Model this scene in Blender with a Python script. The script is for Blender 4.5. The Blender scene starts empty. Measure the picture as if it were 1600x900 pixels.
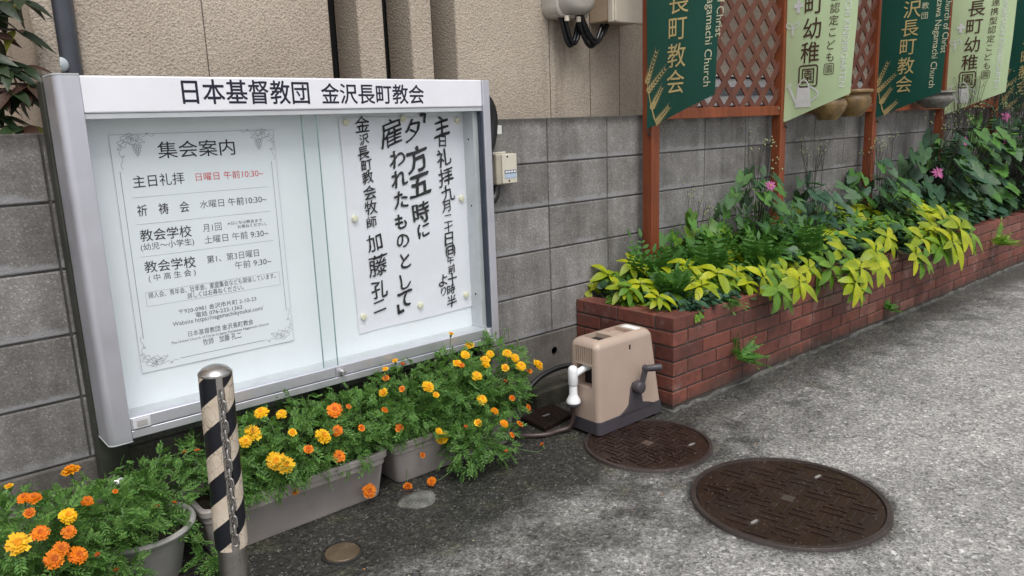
import bpy, bmesh, math, random
from mathutils import Vector as V, Matrix

# ------------------------------------------------------------------ camera, sky, sun, exposure
SC = bpy.context.scene
COL = SC.collection
PI = math.pi
CAM_POS = V((-2.4397, -2.5915, 1.269))
YAW, PITCH, ROLL = math.radians(40.286), math.radians(11.977), math.radians(2.124)
FOC = 1200.0                                   # focal length in pixels of the 1600 px wide photograph (27 mm)
_f = V((math.sin(YAW)*math.cos(PITCH), math.cos(YAW)*math.cos(PITCH), -math.sin(PITCH)))
_r = V((math.cos(YAW), -math.sin(YAW), 0))
_d = _f.cross(_r)
CR = math.cos(ROLL)*_r + math.sin(ROLL)*_d
CD = -math.sin(ROLL)*_r + math.cos(ROLL)*_d
cam_data = bpy.data.cameras.new('camera')
cam_data.sensor_width = 36.0
cam_data.lens = 36.0*FOC/1600.0
cam_data.clip_start = 0.02
cam_data.clip_end = 500
cam = bpy.data.objects.new('camera', cam_data)
COL.objects.link(cam)
cam.matrix_world = Matrix(((CR.x, -CD.x, -_f.x, CAM_POS.x), (CR.y, -CD.y, -_f.y, CAM_POS.y),
                           (CR.z, -CD.z, -_f.z, CAM_POS.z), (0, 0, 0, 1)))
SC.camera = cam

SUN_EL, SUN_AZ = math.radians(62), math.radians(200)     # azimuth clockwise from +Y: from the street side
world = bpy.data.worlds.new('World')
SC.world = world
world.use_nodes = True
wn = world.node_tree.nodes
wl = world.node_tree.links
bg = wn['Background']
sky = wn.new('ShaderNodeTexSky')
sky.sky_type = 'NISHITA'
sky.sun_disc = False
sky.sun_elevation = SUN_EL
sky.sun_rotation = SUN_AZ
sky.air_density = 1.0
sky.dust_density = 4.0
sky.ozone_density = 1.0
hs = wn.new('ShaderNodeHueSaturation')
hs.inputs['Saturation'].default_value = 0.22              # a clouded sky is nearly white
wl.new(sky.outputs[0], hs.inputs['Color'])
wl.new(hs.outputs[0], bg.inputs['Color'])
bg.inputs['Strength'].default_value = 0.12
sl = bpy.data.lights.new('sun', 'SUN')
sl.energy = 0.9
sl.angle = math.radians(35)
sl.color = (1.0, 0.97, 0.93)
sun = bpy.data.objects.new('sun', sl)
COL.objects.link(sun)
sd = V((math.sin(SUN_AZ)*math.cos(SUN_EL), math.cos(SUN_AZ)*math.cos(SUN_EL), math.sin(SUN_EL)))
sun.rotation_euler = sd.to_track_quat('Z', 'Y').to_euler()
SC.view_settings.view_transform = 'Standard'
SC.view_settings.look = 'None'
SC.view_settings.exposure = 0.65
SC.view_settings.gamma = 1.0
SC.view_settings.use_curve_mapping = False
SC.render.engine = 'CYCLES'
SC.cycles.use_denoising = True
SC.cycles.max_bounces = 8
SC.cycles.transparent_max_bounces = 12
random.seed(7)

# ------------------------------------------------------------------ helpers
def ray(px, py):
    """direction of a pixel of the 1600x900 photograph"""
    return ((px-800)/FOC)*CR + ((py-450)/FOC)*CD + _f

def atY(px, py, y):
    d = ray(px, py)
    return CAM_POS + d*((y-CAM_POS.y)/d.y)

def atX(px, py, x):
    d = ray(px, py)
    return CAM_POS + d*((x-CAM_POS.x)/d.x)

def atZ(px, py, z):
    d = ray(px, py)
    return CAM_POS + d*((z-CAM_POS.z)/d.z)

class MB:
    """collects faces and links them as ONE mesh object"""
    def __init__(s):
        s.v = []; s.f = []; s.m = []; s.sm = []
    def add(s, vs, fs, mi=0, smooth=False):
        b = len(s.v)
        s.v.extend([tuple(p) for p in vs])
        for f in fs:
            s.f.append([i+b for i in f]); s.m.append(mi); s.sm.append(smooth)
    def box(s, x0, x1, y0, y1, z0, z1, mi=0):
        s.add([(x0,y0,z0),(x1,y0,z0),(x1,y1,z0),(x0,y1,z0),(x0,y0,z1),(x1,y0,z1),(x1,y1,z1),(x0,y1,z1)],
              [(0,3,2,1),(4,5,6,7),(0,1,5,4),(1,2,6,5),(2,3,7,6),(3,0,4,7)], mi)
    def bar(s, a, b, w, h, up=V((0,0,1)), mi=0):
        """box from a to b, w wide across, h along up"""
        a = V(a); b = V(b); d = (b-a).normalized(); u = V(up)
        u = (u - d*u.dot(d)).normalized(); c = d.cross(u)
        vs = []
        for p in (a, b):
            for (i, j) in ((-1,-1),(1,-1),(1,1),(-1,1)):
                vs.append(p + c*(i*w/2) + u*(j*h/2))
        s.add(vs, [(0,1,2,3),(7,6,5,4),(0,4,5,1),(1,5,6,2),(2,6,7,3),(3,7,4,0)], mi)
    def tube(s, pts, r, n=8, mi=0, cap=True, closed=False):
        pts = [V(p) for p in pts]
        k = len(pts)
        rr = r if isinstance(r, (list, tuple)) else [r]*k
        vs = []; fs = []
        prev = None
        for i, p in enumerate(pts):
            if closed: t = pts[(i+1) % k] - pts[i-1]
            else: t = pts[min(i+1, k-1)] - pts[max(i-1, 0)]
            t = t.normalized() if t.length > 1e-9 else V((0,0,1))
            if prev is None:
                a = V((0,0,1)) if abs(t.z) < .9 else V((1,0,0))
                u = (a - t*a.dot(t)).normalized()
            else:
                u = (prev - t*prev.dot(t)).normalized()
            prev = u; w = t.cross(u)
            for j in range(n):
                an = 2*PI*j/n
                vs.append(p + u*(rr[i]*math.cos(an)) + w*(rr[i]*math.sin(an)))
        for i in range(k if closed else k-1):
            i2 = (i+1) % k
            for j in range(n):
                fs.append((i*n+j, i*n+(j+1) % n, i2*n+(j+1) % n, i2*n+j))
        s.add(vs, fs, mi, True)
        if cap and not closed:
            s.add(vs[:n], [tuple(range(n))[::-1]], mi)
            s.add(vs[-n:], [tuple(range(n))], mi)
    def lathe(s, prof, c=(0,0,0), n=32, mi=0, axis='Z', smooth=True):
        vs = []; fs = []
        c = V(c)
        for (r, z) in prof:
            for j in range(n):
                a = 2*PI*j/n
                p = (r*math.cos(a), r*math.sin(a), z)
                if axis == 'Y': p = (p[0], p[2], p[1])
                if axis == 'X': p = (p[2], p[0], p[1])
                vs.append(c + V(p))
        for i in range(len(prof)-1):
            for j in range(n):
                fs.append((i*n+j, i*n+(j+1) % n, (i+1)*n+(j+1) % n, (i+1)*n+j))
        s.add(vs, fs, mi, smooth)
    def loft(s, rings, mi=0, smooth=True, cap0=True, cap1=True):
        n = len(rings[0]); vs = [p for r in rings for p in r]; fs = []
        for i in range(len(rings)-1):
            for j in range(n):
                fs.append((i*n+j, i*n+(j+1) % n, (i+1)*n+(j+1) % n, (i+1)*n+j))
        s.add(vs, fs, mi, smooth)
        if cap0: s.add(rings[0], [tuple(range(n))[::-1]], mi)
        if cap1: s.add(rings[-1], [tuple(range(n))], mi)
    def prism(s, poly, a, b, axis='Y', mi=0):
        """polygon in two axes extruded along the third"""
        n = len(poly); vs = []
        for t in (a, b):
            for (p, q) in poly:
                vs.append({'Y': (p, t, q), 'X': (t, p, q), 'Z': (p, q, t)}[axis])
        fs = [tuple(range(n))[::-1], tuple(range(n, 2*n))]
        for j in range(n):
            fs.append((j, (j+1) % n, n+(j+1) % n, n+j))
        s.add(vs, fs, mi)
    def build(s, name, mats, parent=None, bevel=0, seg=2, fixn=False, sharp=.75):
        me = bpy.data.meshes.new(name)
        me.from_pydata(s.v, [], s.f)
        if not isinstance(mats, (list, tuple)): mats = [mats]
        for m in mats: me.materials.append(m)
        me.polygons.foreach_set('material_index', s.m)
        me.polygons.foreach_set('use_smooth', s.sm)
        if bevel or fixn:
            bm = bmesh.new(); bm.from_mesh(me)
            if fixn:
                bmesh.ops.remove_doubles(bm, verts=bm.verts, dist=1e-5)
                bmesh.ops.recalc_face_normals(bm, faces=bm.faces)
            if bevel:
                es = [e for e in bm.edges if len(e.link_faces) == 2 and e.calc_face_angle(0) > .6]
                bmesh.ops.bevel(bm, geom=es, offset=bevel, segments=seg, profile=.5, affect='EDGES', clamp_overlap=True)
            bm.to_mesh(me); bm.free()
        me.update()
        if any(s.sm): me.set_sharp_from_angle(angle=sharp)
        o = bpy.data.objects.new(name, me)
        COL.objects.link(o)
        if parent is not None:
            o.parent = parent
            o.matrix_parent_inverse = Matrix.Translation(-V(parent.location)) if parent.type == 'EMPTY' else Matrix()
        return o

def smoothpath(p, k=5):
    out = []
    for i in range(len(p)-1):
        p0 = p[max(i-1,0)]; p1 = p[i]; p2 = p[i+1]; p3 = p[min(i+2,len(p)-1)]
        for j in range(k):
            t = j/k
            out.append(.5*((2*p1) + (p2-p0)*t + (2*p0-5*p1+4*p2-p3)*t*t + (3*p1-p0-3*p2+p3)*t**3))
    out.append(p[-1]); return out

def thing(name, label, cat, loc=(0,0,0), group=None):
    o = bpy.data.objects.new(name, None)
    COL.objects.link(o)
    o.empty_display_size = .05
    o.location = loc
    o['label'] = label; o['category'] = cat
    if group: o['group'] = group
    return o

def tag(o, label, cat, group=None):
    o['label'] = label; o['category'] = cat
    if group: o['group'] = group
    return o

def setting(o, kind='structure'):
    o['kind'] = kind
    return o

def clone(o, parent=None, off=V((0,0,0))):
    """copy of a thing with copies of its parts and sub-parts"""
    c = o.copy(); COL.objects.link(c)
    if parent is not None: c.parent = parent
    else: c.location = V(o.location) + off
    for ch in list(o.children): clone(ch, c)
    return c

# ------------------------------------------------------------------ material helpers
class NT:
    def __init__(s, name):
        s.m = bpy.data.materials.new(name); s.m.use_nodes = True
        s.t = s.m.node_tree; s.n = s.t.nodes; s.l = s.t.links
        s.b = s.n['Principled BSDF']
        s.out = s.n['Material Output']
        s._co = None
    def node(s, ty, **kw):
        n = s.n.new(ty)
        for k, v in kw.items():
            if k in n.inputs and not hasattr(n, k): n.inputs[k].default_value = v
            else: setattr(n, k, v)
        return n
    def link(s, a, b): s.l.new(a, b)
    def co(s):
        if s._co is None: s._co = s.n.new('ShaderNodeTexCoord').outputs['Object']
        return s._co
    def noise(s, scale, detail=4, rough=.5, stretch=None, dist=0):
        n = s.n.new('ShaderNodeTexNoise')
        n.inputs['Scale'].default_value = scale; n.inputs['Detail'].default_value = detail
        n.inputs['Roughness'].default_value = rough; n.inputs['Distortion'].default_value = dist
        c = s.co()
        if stretch:
            mp = s.n.new('ShaderNodeMapping'); mp.inputs['Scale'].default_value = stretch
            s.link(c, mp.inputs['Vector']); c = mp.outputs[0]
        s.link(c, n.inputs['Vector'])
        return n.outputs['Fac']
    def voro(s, scale, feature='F1', out='Distance', stretch=None, rand=1):
        n = s.n.new('ShaderNodeTexVoronoi'); n.feature = feature
        n.inputs['Scale'].default_value = scale; n.inputs['Randomness'].default_value = rand
        c = s.co()
        if stretch:
            mp = s.n.new('ShaderNodeMapping'); mp.inputs['Scale'].default_value = stretch
            s.link(c, mp.inputs['Vector']); c = mp.outputs[0]
        s.link(c, n.inputs['Vector'])
        return n.outputs[out]
    def ramp(s, fac, stops, interp='LINEAR'):
        r = s.n.new('ShaderNodeValToRGB'); r.color_ramp.interpolation = interp
        e = r.color_ramp.elements
        while len(e) < len(stops): e.new(.5)
        for el, (p, c) in zip(e, stops):
            el.position = p
            el.color = (c, c, c, 1) if isinstance(c, (int, float)) else (*c, 1)
        s.link(fac, r.inputs[0])
        return r.outputs[0]
    def mix(s, fac, a, b, mode='MIX'):
        n = s.n.new('ShaderNodeMix'); n.data_type = 'RGBA'; n.blend_type = mode
        for sock, val in ((n.inputs[0], fac), (n.inputs[6], a), (n.inputs[7], b)):
            if isinstance(val, (int, float)): sock.default_value = val
            elif isinstance(val, tuple): sock.default_value = (*val, 1)
            else: s.link(val, sock)
        return n.outputs[2]
    def math(s, op, a, b=None, c=None, clamp=False):
        n = s.n.new('ShaderNodeMath'); n.operation = op; n.use_clamp = clamp
        for i, val in enumerate((a, b, c)):
            if val is None: continue
            if isinstance(val, (int, float)): n.inputs[i].default_value = val
            else: s.link(val, n.inputs[i])
        return n.outputs[0]
    def smooth(s, v, a, b):
        n = s.n.new('ShaderNodeMapRange'); n.interpolation_type = 'SMOOTHSTEP'
        s.link(v, n.inputs['Value'])
        n.inputs['From Min'].default_value = a; n.inputs['From Max'].default_value = b
        return n.outputs[0]
    def xyz(s):
        n = s.n.new('ShaderNodeSeparateXYZ'); s.link(s.co(), n.inputs[0]); return n.outputs
    def island(s):
        return s.n.new('ShaderNodeNewGeometry').outputs['Random Per Island']
    def bump(s, h, strength=.5, dist=.002):
        n = s.n.new('ShaderNodeBump'); n.inputs['Strength'].default_value = strength
        n.inputs['Distance'].default_value = dist
        s.link(h, n.inputs['Height'])
        old = s.b.inputs['Normal']
        if old.is_linked: s.link(old.links[0].from_socket, n.inputs['Normal'])
        s.link(n.outputs[0], s.b.inputs['Normal'])
    def set(s, color=None, rough=None, metal=None, spec=None):
        for k, val in (('Base Color', color), ('Roughness', rough), ('Metallic', metal), ('Specular IOR Level', spec)):
            if val is None: continue
            if isinstance(val, tuple): s.b.inputs[k].default_value = (*val, 1)
            elif isinstance(val, (int, float)): s.b.inputs[k].default_value = val
            else: s.link(val, s.b.inputs[k])
        return s

def plain(name, color, rough=.5, metal=0, var=.12, vs=14, spec=None, bump=0, bs=200, bd=.0005):
    """colour with a little wear: patchy tone, patchy gloss, fine grain"""
    k = NT(name)
    n = k.noise(vs, 5, .6)
    lo = tuple(c*(1-var) for c in color); hi = tuple(min(1, c*(1+var)) for c in color)
    k.set(k.ramp(n, [(.3, lo), (.7, hi)]), None, metal, spec)
    r = k.noise(vs*2.3, 4, .6)
    k.set(rough=k.ramp(r, [(.3, max(.03, rough-.08)), (.7, min(1, rough+.08))]))
    if bump: k.bump(k.noise(bs, 3, .6), bump, bd)
    return k.m

def leafmat(name, lo, hi, rough=.45, trans=.35, spec=.4):
    k = NT(name)
    col = k.ramp(k.island(), [(0, lo), (.5, tuple((a+b)/2 for a, b in zip(lo, hi))), (1, hi)])
    n = k.noise(60, 3, .6)
    col = k.mix(k.math('MULTIPLY', n, .5), col, tuple(c*.6 for c in lo))
    n2 = k.noise(16, 4, .6)
    col = k.mix(1.0, col, k.ramp(n2, [(.3, .72), (.7, 1.18)]), 'MULTIPLY')
    k.bump(k.noise(90, 2, .5), .25, .003)
    k.set(col, rough, 0, spec)
    tr = k.node('ShaderNodeBsdfTranslucent')
    k.link(k.mix(1.0, col, (1.0, 1.0, .55), 'MULTIPLY'), tr.inputs['Color'])
    mx = k.node('ShaderNodeMixShader'); mx.inputs[0].default_value = trans
    k.link(k.b.outputs[0], mx.inputs[1]); k.link(tr.outputs[0], mx.inputs[2])
    k.link(mx.outputs[0], k.out.inputs[0])
    return k.m
# ------------------------------------------------------------------ materials of the setting
def m_ground():
    k = NT('exposed_aggregate_concrete')
    x, y, z = k.xyz()
    peb = k.voro(95, 'F1', 'Color')
    sep = k.node('ShaderNodeSeparateColor'); k.link(peb, sep.inputs[0])
    stone = k.ramp(sep.outputs[0], [(0, (.11,.109,.106)), (.3, (.22,.218,.212)), (.6, (.33,.325,.315)), (.85, (.43,.423,.41)), (1, (.68,.67,.65))])
    fine = k.voro(210, 'F1', 'Color'); sep2 = k.node('ShaderNodeSeparateColor'); k.link(fine, sep2.inputs[0])
    grit = k.ramp(sep2.outputs[1], [(0, (.14,.139,.135)), (.5, (.27,.266,.258)), (1, (.46,.455,.44))])
    col = k.mix(k.ramp(k.noise(60, 2), [(.42, 0), (.58, 1)]), stone, grit)
    big = k.noise(1.6, 6, .62)
    col = k.mix(1.0, col, k.ramp(big, [(.28, .66), (.5, .95), (.7, 1.18)]), 'MULTIPLY')
    clot = k.noise(34, 4, .7)
    col = k.mix(1.0, col, k.ramp(clot, [(.32, .80), (.5, 1.0), (.68, 1.2)]), 'MULTIPLY')
    mid = k.noise(9, 5, .65)
    col = k.mix(1.0, col, k.ramp(mid, [(.3, .75), (.55, 1.0), (.75, 1.12)]), 'MULTIPLY')
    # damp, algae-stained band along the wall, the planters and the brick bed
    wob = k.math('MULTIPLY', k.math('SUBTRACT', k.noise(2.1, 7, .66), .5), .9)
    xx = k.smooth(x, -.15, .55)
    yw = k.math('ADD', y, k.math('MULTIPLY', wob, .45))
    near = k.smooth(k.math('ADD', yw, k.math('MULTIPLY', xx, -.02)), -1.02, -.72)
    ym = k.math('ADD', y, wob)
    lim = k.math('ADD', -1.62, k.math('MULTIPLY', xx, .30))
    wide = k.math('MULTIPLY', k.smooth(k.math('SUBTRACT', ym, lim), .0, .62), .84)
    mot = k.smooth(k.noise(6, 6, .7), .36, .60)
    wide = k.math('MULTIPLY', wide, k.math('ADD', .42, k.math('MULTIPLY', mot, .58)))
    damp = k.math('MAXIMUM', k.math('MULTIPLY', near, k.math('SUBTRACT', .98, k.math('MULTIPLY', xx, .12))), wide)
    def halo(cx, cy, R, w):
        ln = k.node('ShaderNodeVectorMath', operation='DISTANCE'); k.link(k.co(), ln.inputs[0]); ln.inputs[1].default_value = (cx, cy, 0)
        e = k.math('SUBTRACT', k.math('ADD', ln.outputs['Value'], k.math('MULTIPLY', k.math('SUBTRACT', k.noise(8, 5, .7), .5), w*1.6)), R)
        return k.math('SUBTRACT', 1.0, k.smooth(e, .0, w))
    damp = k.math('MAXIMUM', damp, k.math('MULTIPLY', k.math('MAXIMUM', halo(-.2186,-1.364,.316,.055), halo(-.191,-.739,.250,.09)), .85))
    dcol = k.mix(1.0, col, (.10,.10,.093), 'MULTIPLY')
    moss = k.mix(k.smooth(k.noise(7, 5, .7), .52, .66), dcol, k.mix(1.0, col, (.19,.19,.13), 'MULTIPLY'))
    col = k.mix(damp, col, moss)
    # pale grains stay pale in the damp
    gr = k.math('MULTIPLY', k.smooth(sep2.outputs[2], .90, .96), k.smooth(k.noise(30, 2), .45, .6))
    col = k.mix(k.math('MULTIPLY', gr, .32), col, (.42,.40,.36))
    k.set(col, k.math('SUBTRACT', .78, k.math('MULTIPLY', damp, .28)), 0, .35)
    k.bump(k.voro(95), .7, .004)
    k.bump(k.noise(260, 2), .5, .002)
    return k.m

def m_block():
    k = NT('weathered_concrete_block')
    isl = k.island()
    base = k.ramp(isl, [(0, (.180,.173,.166)), (.5, (.218,.210,.203)), (1, (.248,.241,.235))])
    n = k.noise(4.5, 6, .65)
    base = k.mix(1.0, base, k.ramp(n, [(.25, (.58,.56,.54)), (.5, (.98,.97,.96)), (.75, (1.38,1.38,1.40))]), 'MULTIPLY')
    g = k.voro(230, 'F1', 'Color'); sp = k.node('ShaderNodeSeparateColor'); k.link(g, sp.inputs[0])
    base = k.mix(1.0, base, k.ramp(sp.outputs[0], [(0, .76), (.5, .96), (.9, 1.10), (1, 1.6)]), 'MULTIPLY')
    streak = k.noise(14, 5, .6, (1, 1, .10))
    base = k.mix(1.0, base, k.ramp(streak, [(.35, .82), (.6, 1.06)]), 'MULTIPLY')
    x, y, z = k.xyz()
    # grime under the top edge, lime bloom above the bed joints
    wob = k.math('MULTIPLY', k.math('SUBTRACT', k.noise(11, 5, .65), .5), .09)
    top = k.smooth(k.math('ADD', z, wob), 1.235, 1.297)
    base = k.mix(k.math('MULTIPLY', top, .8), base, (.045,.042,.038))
    ph = k.math('FRACT', k.math('DIVIDE', k.math('SUBTRACT', z, .295), .2))
    ph = k.math('ADD', ph, k.math('MULTIPLY', k.math('SUBTRACT', k.noise(22, 5, .7), .5), .35))
    bloom = k.math('SUBTRACT', 1.0, k.smooth(ph, .08, .17))
    where = k.smooth(k.noise(2.6, 4, .6), .44, .54)
    base = k.mix(k.math('MULTIPLY', k.math('MULTIPLY', bloom, where), .65), base, (.30,.30,.31))
    k.set(base, .9, 0, .2)
    k.bump(k.voro(230), .45, .002)
    k.bump(k.noise(120, 4, .7), .4, .002)
    return k.m

def m_rough(name, lo, hi, sc=6, grain=170, bd=.003, streak=True, rough=.9):
    k = NT(name)
    n = k.noise(sc, 6, .68)
    c = k.ramp(n, [(.25, lo), (.75, hi)])
    if streak:
        c = k.mix(1.0, c, k.ramp(k.noise(10, 5, .65, (1, 1, .15)), [(.3, .7), (.65, 1.12)]), 'MULTIPLY')
    c = k.mix(1.0, c, k.ramp(k.noise(grain, 3, .7), [(.3, .75), (.7, 1.2)]), 'MULTIPLY')
    k.set(c, rough, 0, .25)
    k.bump(k.noise(grain, 4, .7), .7, bd)
    return k.m

def m_stucco(name='sprayed_beige_stucco', c0=(.41,.345,.280), c1=(.50,.430,.355)):
    k = NT(name)
    h1 = k.noise(120, 3, .6, None, .6)
    h2 = k.voro(130, 'SMOOTH_F1')
    h = k.math('ADD', k.math('MULTIPLY', h1, .75), k.math('MULTIPLY', h2, .5))
    c = k.ramp(k.noise(2.2, 6, .6), [(.3, c0), (.7, c1)])
    c = k.mix(1.0, c, k.ramp(h, [(.42, .78), (.60, 1.0), (.80, 1.08)]), 'MULTIPLY')
    # rain streaks under the meter boxes
    x, y, z = k.xyz()
    st = k.smooth(k.noise(9, 4, .6, (1, .2, .05)), .56, .66)
    w = k.math('MULTIPLY', k.smooth(x, .15, .45), k.math('SUBTRACT', 1.0, k.smooth(x, .72, 1.05)))
    w = k.math('MULTIPLY', w, k.math('SUBTRACT', 1.0, k.smooth(z, 1.7, 2.0)))
    c = k.mix(k.math('MULTIPLY', k.math('MULTIPLY', st, w), .45), c, (.11,.085,.065))
    k.set(c, .92, 0, .15)
    k.bump(h, .9, .007)
    return k.m

def m_brick():
    k = NT('red_clinker_brick')
    isl = k.island()
    c = k.ramp(isl, [(0, (.105,.036,.028)), (.3, (.170,.054,.038)), (.6, (.200,.066,.046)), (.85, (.140,.048,.038)), (1, (.235,.100,.074))])
    c = k.mix(1.0, c, k.ramp(k.noise(18, 6, .65), [(.25, .6), (.55, 1.0), (.8, 1.3)]), 'MULTIPLY')
    c = k.mix(k.math('MULTIPLY', k.smooth(k.noise(6, 5, .65), .54, .70), .5), c, (.32,.22,.19))
    x, y, z = k.xyz()
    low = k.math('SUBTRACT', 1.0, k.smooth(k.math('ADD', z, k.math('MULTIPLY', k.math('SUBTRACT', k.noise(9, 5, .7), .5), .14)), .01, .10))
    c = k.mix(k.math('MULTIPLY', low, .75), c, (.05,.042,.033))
    grime = k.smooth(k.noise(3.1, 6, .68), .50, .66)
    c = k.mix(k.math('MULTIPLY', grime, .5), c, (.075,.042,.034))
    k.set(c, .62, 0, .4)
    k.bump(k.noise(150, 4, .7), .5, .002)
    return k.m

def m_wood(name, lo, hi, rough=.5):
    k = NT(name)
    g = k.noise(30, 5, .6, (1, 1, .06), .5)
    c = k.ramp(g, [(.3, lo), (.7, hi)])
    c = k.mix(1.0, c, k.ramp(k.noise(5, 4, .6), [(.3, .8), (.7, 1.12)]), 'MULTIPLY')
    k.set(c, rough, 0, .4)
    k.bump(g, .3, .002)
    return k.m

GROUND = m_ground()
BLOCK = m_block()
MORTAR = m_rough('grey_mortar', (.065,.062,.058), (.15,.145,.14), 8)
FOOTING = m_rough('stained_concrete_footing', (.080,.073,.065), (.215,.198,.180), 5)
STUCCO = m_stucco()
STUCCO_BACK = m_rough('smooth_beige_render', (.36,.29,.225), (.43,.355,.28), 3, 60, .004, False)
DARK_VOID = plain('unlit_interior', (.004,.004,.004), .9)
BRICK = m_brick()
BRICK_MORTAR = m_rough('dark_brick_mortar', (.055,.045,.040), (.12,.105,.095), 12)
FOUND = m_rough('rough_cement_strip', (.035,.034,.030), (.20,.195,.18), 14, 60, .012)
SOIL = m_rough('dark_soil', (.018,.013,.009), (.05,.038,.028), 20, 90, .02, False)
REDWOOD = m_wood('red_stained_wood', (.155,.037,.014), (.265,.069,.025))
LATTICE = m_wood('brown_painted_lattice', (.105,.038,.026), (.15,.058,.040), .6)
ALU = plain('brushed_aluminium', (.62,.62,.68), .40, .75, .06, 6)
ALU_WHITE = plain('pale_satin_aluminium', (.88,.88,.93), .36, .30, .04, 5)
ALU_DARK = plain('dark_grey_aluminium', (.20,.20,.22), .45, .7, .15)  # darker grey metal of the case back
BRONZE = plain('bronze_anodised_steel', (.050,.052,.042), .5, .4, .3, 9)
PIPE = plain('dark_grey_pvc', (.060,.066,.082), .42, 0, .12)
IRON = None

# ------------------------------------------------------------------ ground
g = MB()
g.add([(-60,-60,0),(60,-60,0),(60,60,0),(-60,60,0)], [(0,1,2,3)])
setting(g.build('pavement', GROUND))

# ------------------------------------------------------------------ concrete block wall (its face is the plane y = 0)
wall = thing('block_wall', 'weathered grey concrete block wall behind the notice board and the flower bed', 'wall', (0, .06, 0))
b = MB()
for i in range(-16, 30):
    for j in range(5):
        x0 = i*.4
        gap = .006
        x1 = x0 + .4
        e = random.uniform(-.0012, .0012)
        b.box(x0+gap/2, x1-gap/2, e, .118, .295+j*.2+.004, .295+(j+1)*.2-(.003 if j < 4 else 0))
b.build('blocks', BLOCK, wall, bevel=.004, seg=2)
b = MB()
b.box(-6.4, 12, .006, .112, .29, 1.288)
b.build('joints', MORTAR, wall)
b = MB()
b.box(-6.4, 12, -.004, .13, -.1, .293)
b.build('footing', FOOTING, wall, bevel=.006)
b = MB()
b.lathe([(.0, 0), (.016, 0), (.018, -.003)], (.005, -.004, .201), 16, axis='Y')
b.build('tie_hole', plain('painted_hole_shade', (.03,.028,.025), .9), wall)  # flat disc, the shade inside the hole is put into its colour

# ------------------------------------------------------------------ church building behind the wall
bld = thing('church_building', 'beige stucco building with tall vertical slots behind the block wall', 'building', (0, .6, 0))
YB = .30
b = MB()
slots = [(-.884, -.757), (-.634, -.500), (-.389, -.259)]
xs = [-1.800]
for a, c in slots: xs += [a, c]
xs.append(12.0)
for i in range(0, len(xs), 2):
    b.box(xs[i], xs[i+1], YB, YB+.20, 0, 6)
ga, gb = atY(60, 100, .22).x, atY(96, 100, .22).x
b.box(ga, gb, .22, .66, 0, 6)
b.build('wall', STUCCO, bld, bevel=.012, seg=3)
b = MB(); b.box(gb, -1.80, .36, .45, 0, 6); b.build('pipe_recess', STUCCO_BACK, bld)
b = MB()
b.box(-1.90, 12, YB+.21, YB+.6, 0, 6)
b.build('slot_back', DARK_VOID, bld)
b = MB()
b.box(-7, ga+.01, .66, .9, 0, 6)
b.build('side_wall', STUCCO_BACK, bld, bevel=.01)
b = MB()
for xx in (atY(320, 60, YB).x, .31, .60, .83):
    b.box(xx, xx+.003, YB-.0015, YB+.01, 1.25, 4)
b.build('control_joint', plain('dark_joint_line', (.10,.08,.065), .9), bld)
# white window sill glimpsed through the lattice
win = MB()
win.box(1.35, 4.6, YB-.05, YB+.01, 1.335, 1.52)
w = win.build('window', plain('white_window_frame', (.85,.85,.85), .4), bld, bevel=.006)
win = MB()
win.box(1.40, 4.55, YB-.054, YB-.0505, 1.40, 1.45)
win.build('pane', plain('dim_window_glass', (.22,.23,.25), .15), w)
win = MB()
win.box(1.35, 4.6, YB-.056, YB-.0505, 1.50, 1.512)
win.build('frame_rail', plain('black_window_gasket', (.012,.012,.014), .5), w)

ds = thing('downspout', 'dark grey round rain pipe fixed to the stucco corner above the notice board', 'drain pipe', (-1.84, .25, 0))
b = MB(); b.tube([(-1.842, .285, 0), (-1.842, .285, 3), (-1.842, .285, 6)], .040, 24)
b.build('pipe', PIPE, ds)
p = atY(95, 101, .232)
b = MB(); b.lathe([(.0, -.012), (.014, -.011), (.022, -.006), (.024, 0), (.024, .03), (0, .03)], (p.x, .236, p.z), 24, axis='Y')
b.build('bracket_cap', plain('pale_blue_grey_plastic', (.48,.54,.56), .4), ds)

# meter boxes
METER = plain('warm_grey_plastic', (.40,.375,.335), .42, 0, .08)
CREAM = plain('cream_plastic', (.66,.59,.49), .42, 0, .06)
def rrect(cx, cz, w, h, r, n=5):
    pts = []
    for (sx, sz, a0) in ((1,1,0),(-1,1,90),(-1,-1,180),(1,-1,270)):
        for i in range(n+1):
            a = math.radians(a0 + 90*i/n)
            pts.append((cx + sx*(w/2-r) + r*math.cos(a), cz + sz*(h/2-r) + r*math.sin(a)))
    return pts
mt = thing('electric_meter', 'rounded grey electricity meter housing on the stucco with looping black cables', 'meter', (.40, .3, 1.95))
b = MB()
def ring(y, w, h, r, dx=0, dz=0): return [(x, y, z) for (x, z) in rrect(.385+dx, 1.97+dz, w, h, r, 6)]
b.loft([ring(.298,.235,.40,.05), ring(.20,.235,.40,.05), ring(.195,.228,.393,.05), ring(.193,.215,.375,.06), ring(.15,.205,.36,.07), ring(.135,.18,.335,.07), ring(.131,.15,.30,.07)], cap0=False)
b.build('housing', METER, mt, fixn=True)
for sx in (.32, .40):
    b = MB(); b.lathe([(0,-.014),(.012,-.014),(.012,.01),(.0,.01)], (sx, .18, 1.765), 12); b.build('screw_lug', CREAM, mt)
cb = MB()
def arc(a, c, sag, n=14):
    a = V(a); c = V(c)
    return [a.lerp(c, i/n) + V((0, 0, -sag*math.sin(PI*i/n))) for i in range(n+1)]
for k, (a, c, s_) in enumerate([((.305,.215,1.80),(.46,.235,1.785),.15), ((.325,.205,1.79),(.475,.225,1.785),.135), ((.40,.19,1.78),(.63,.235,1.755),.125), ((.42,.185,1.78),(.65,.225,1.755),.11), ((.435,.19,1.78),(.665,.23,1.755),.095)]):
    cb.tube(arc(a, c, s_), .011, 10)
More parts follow.
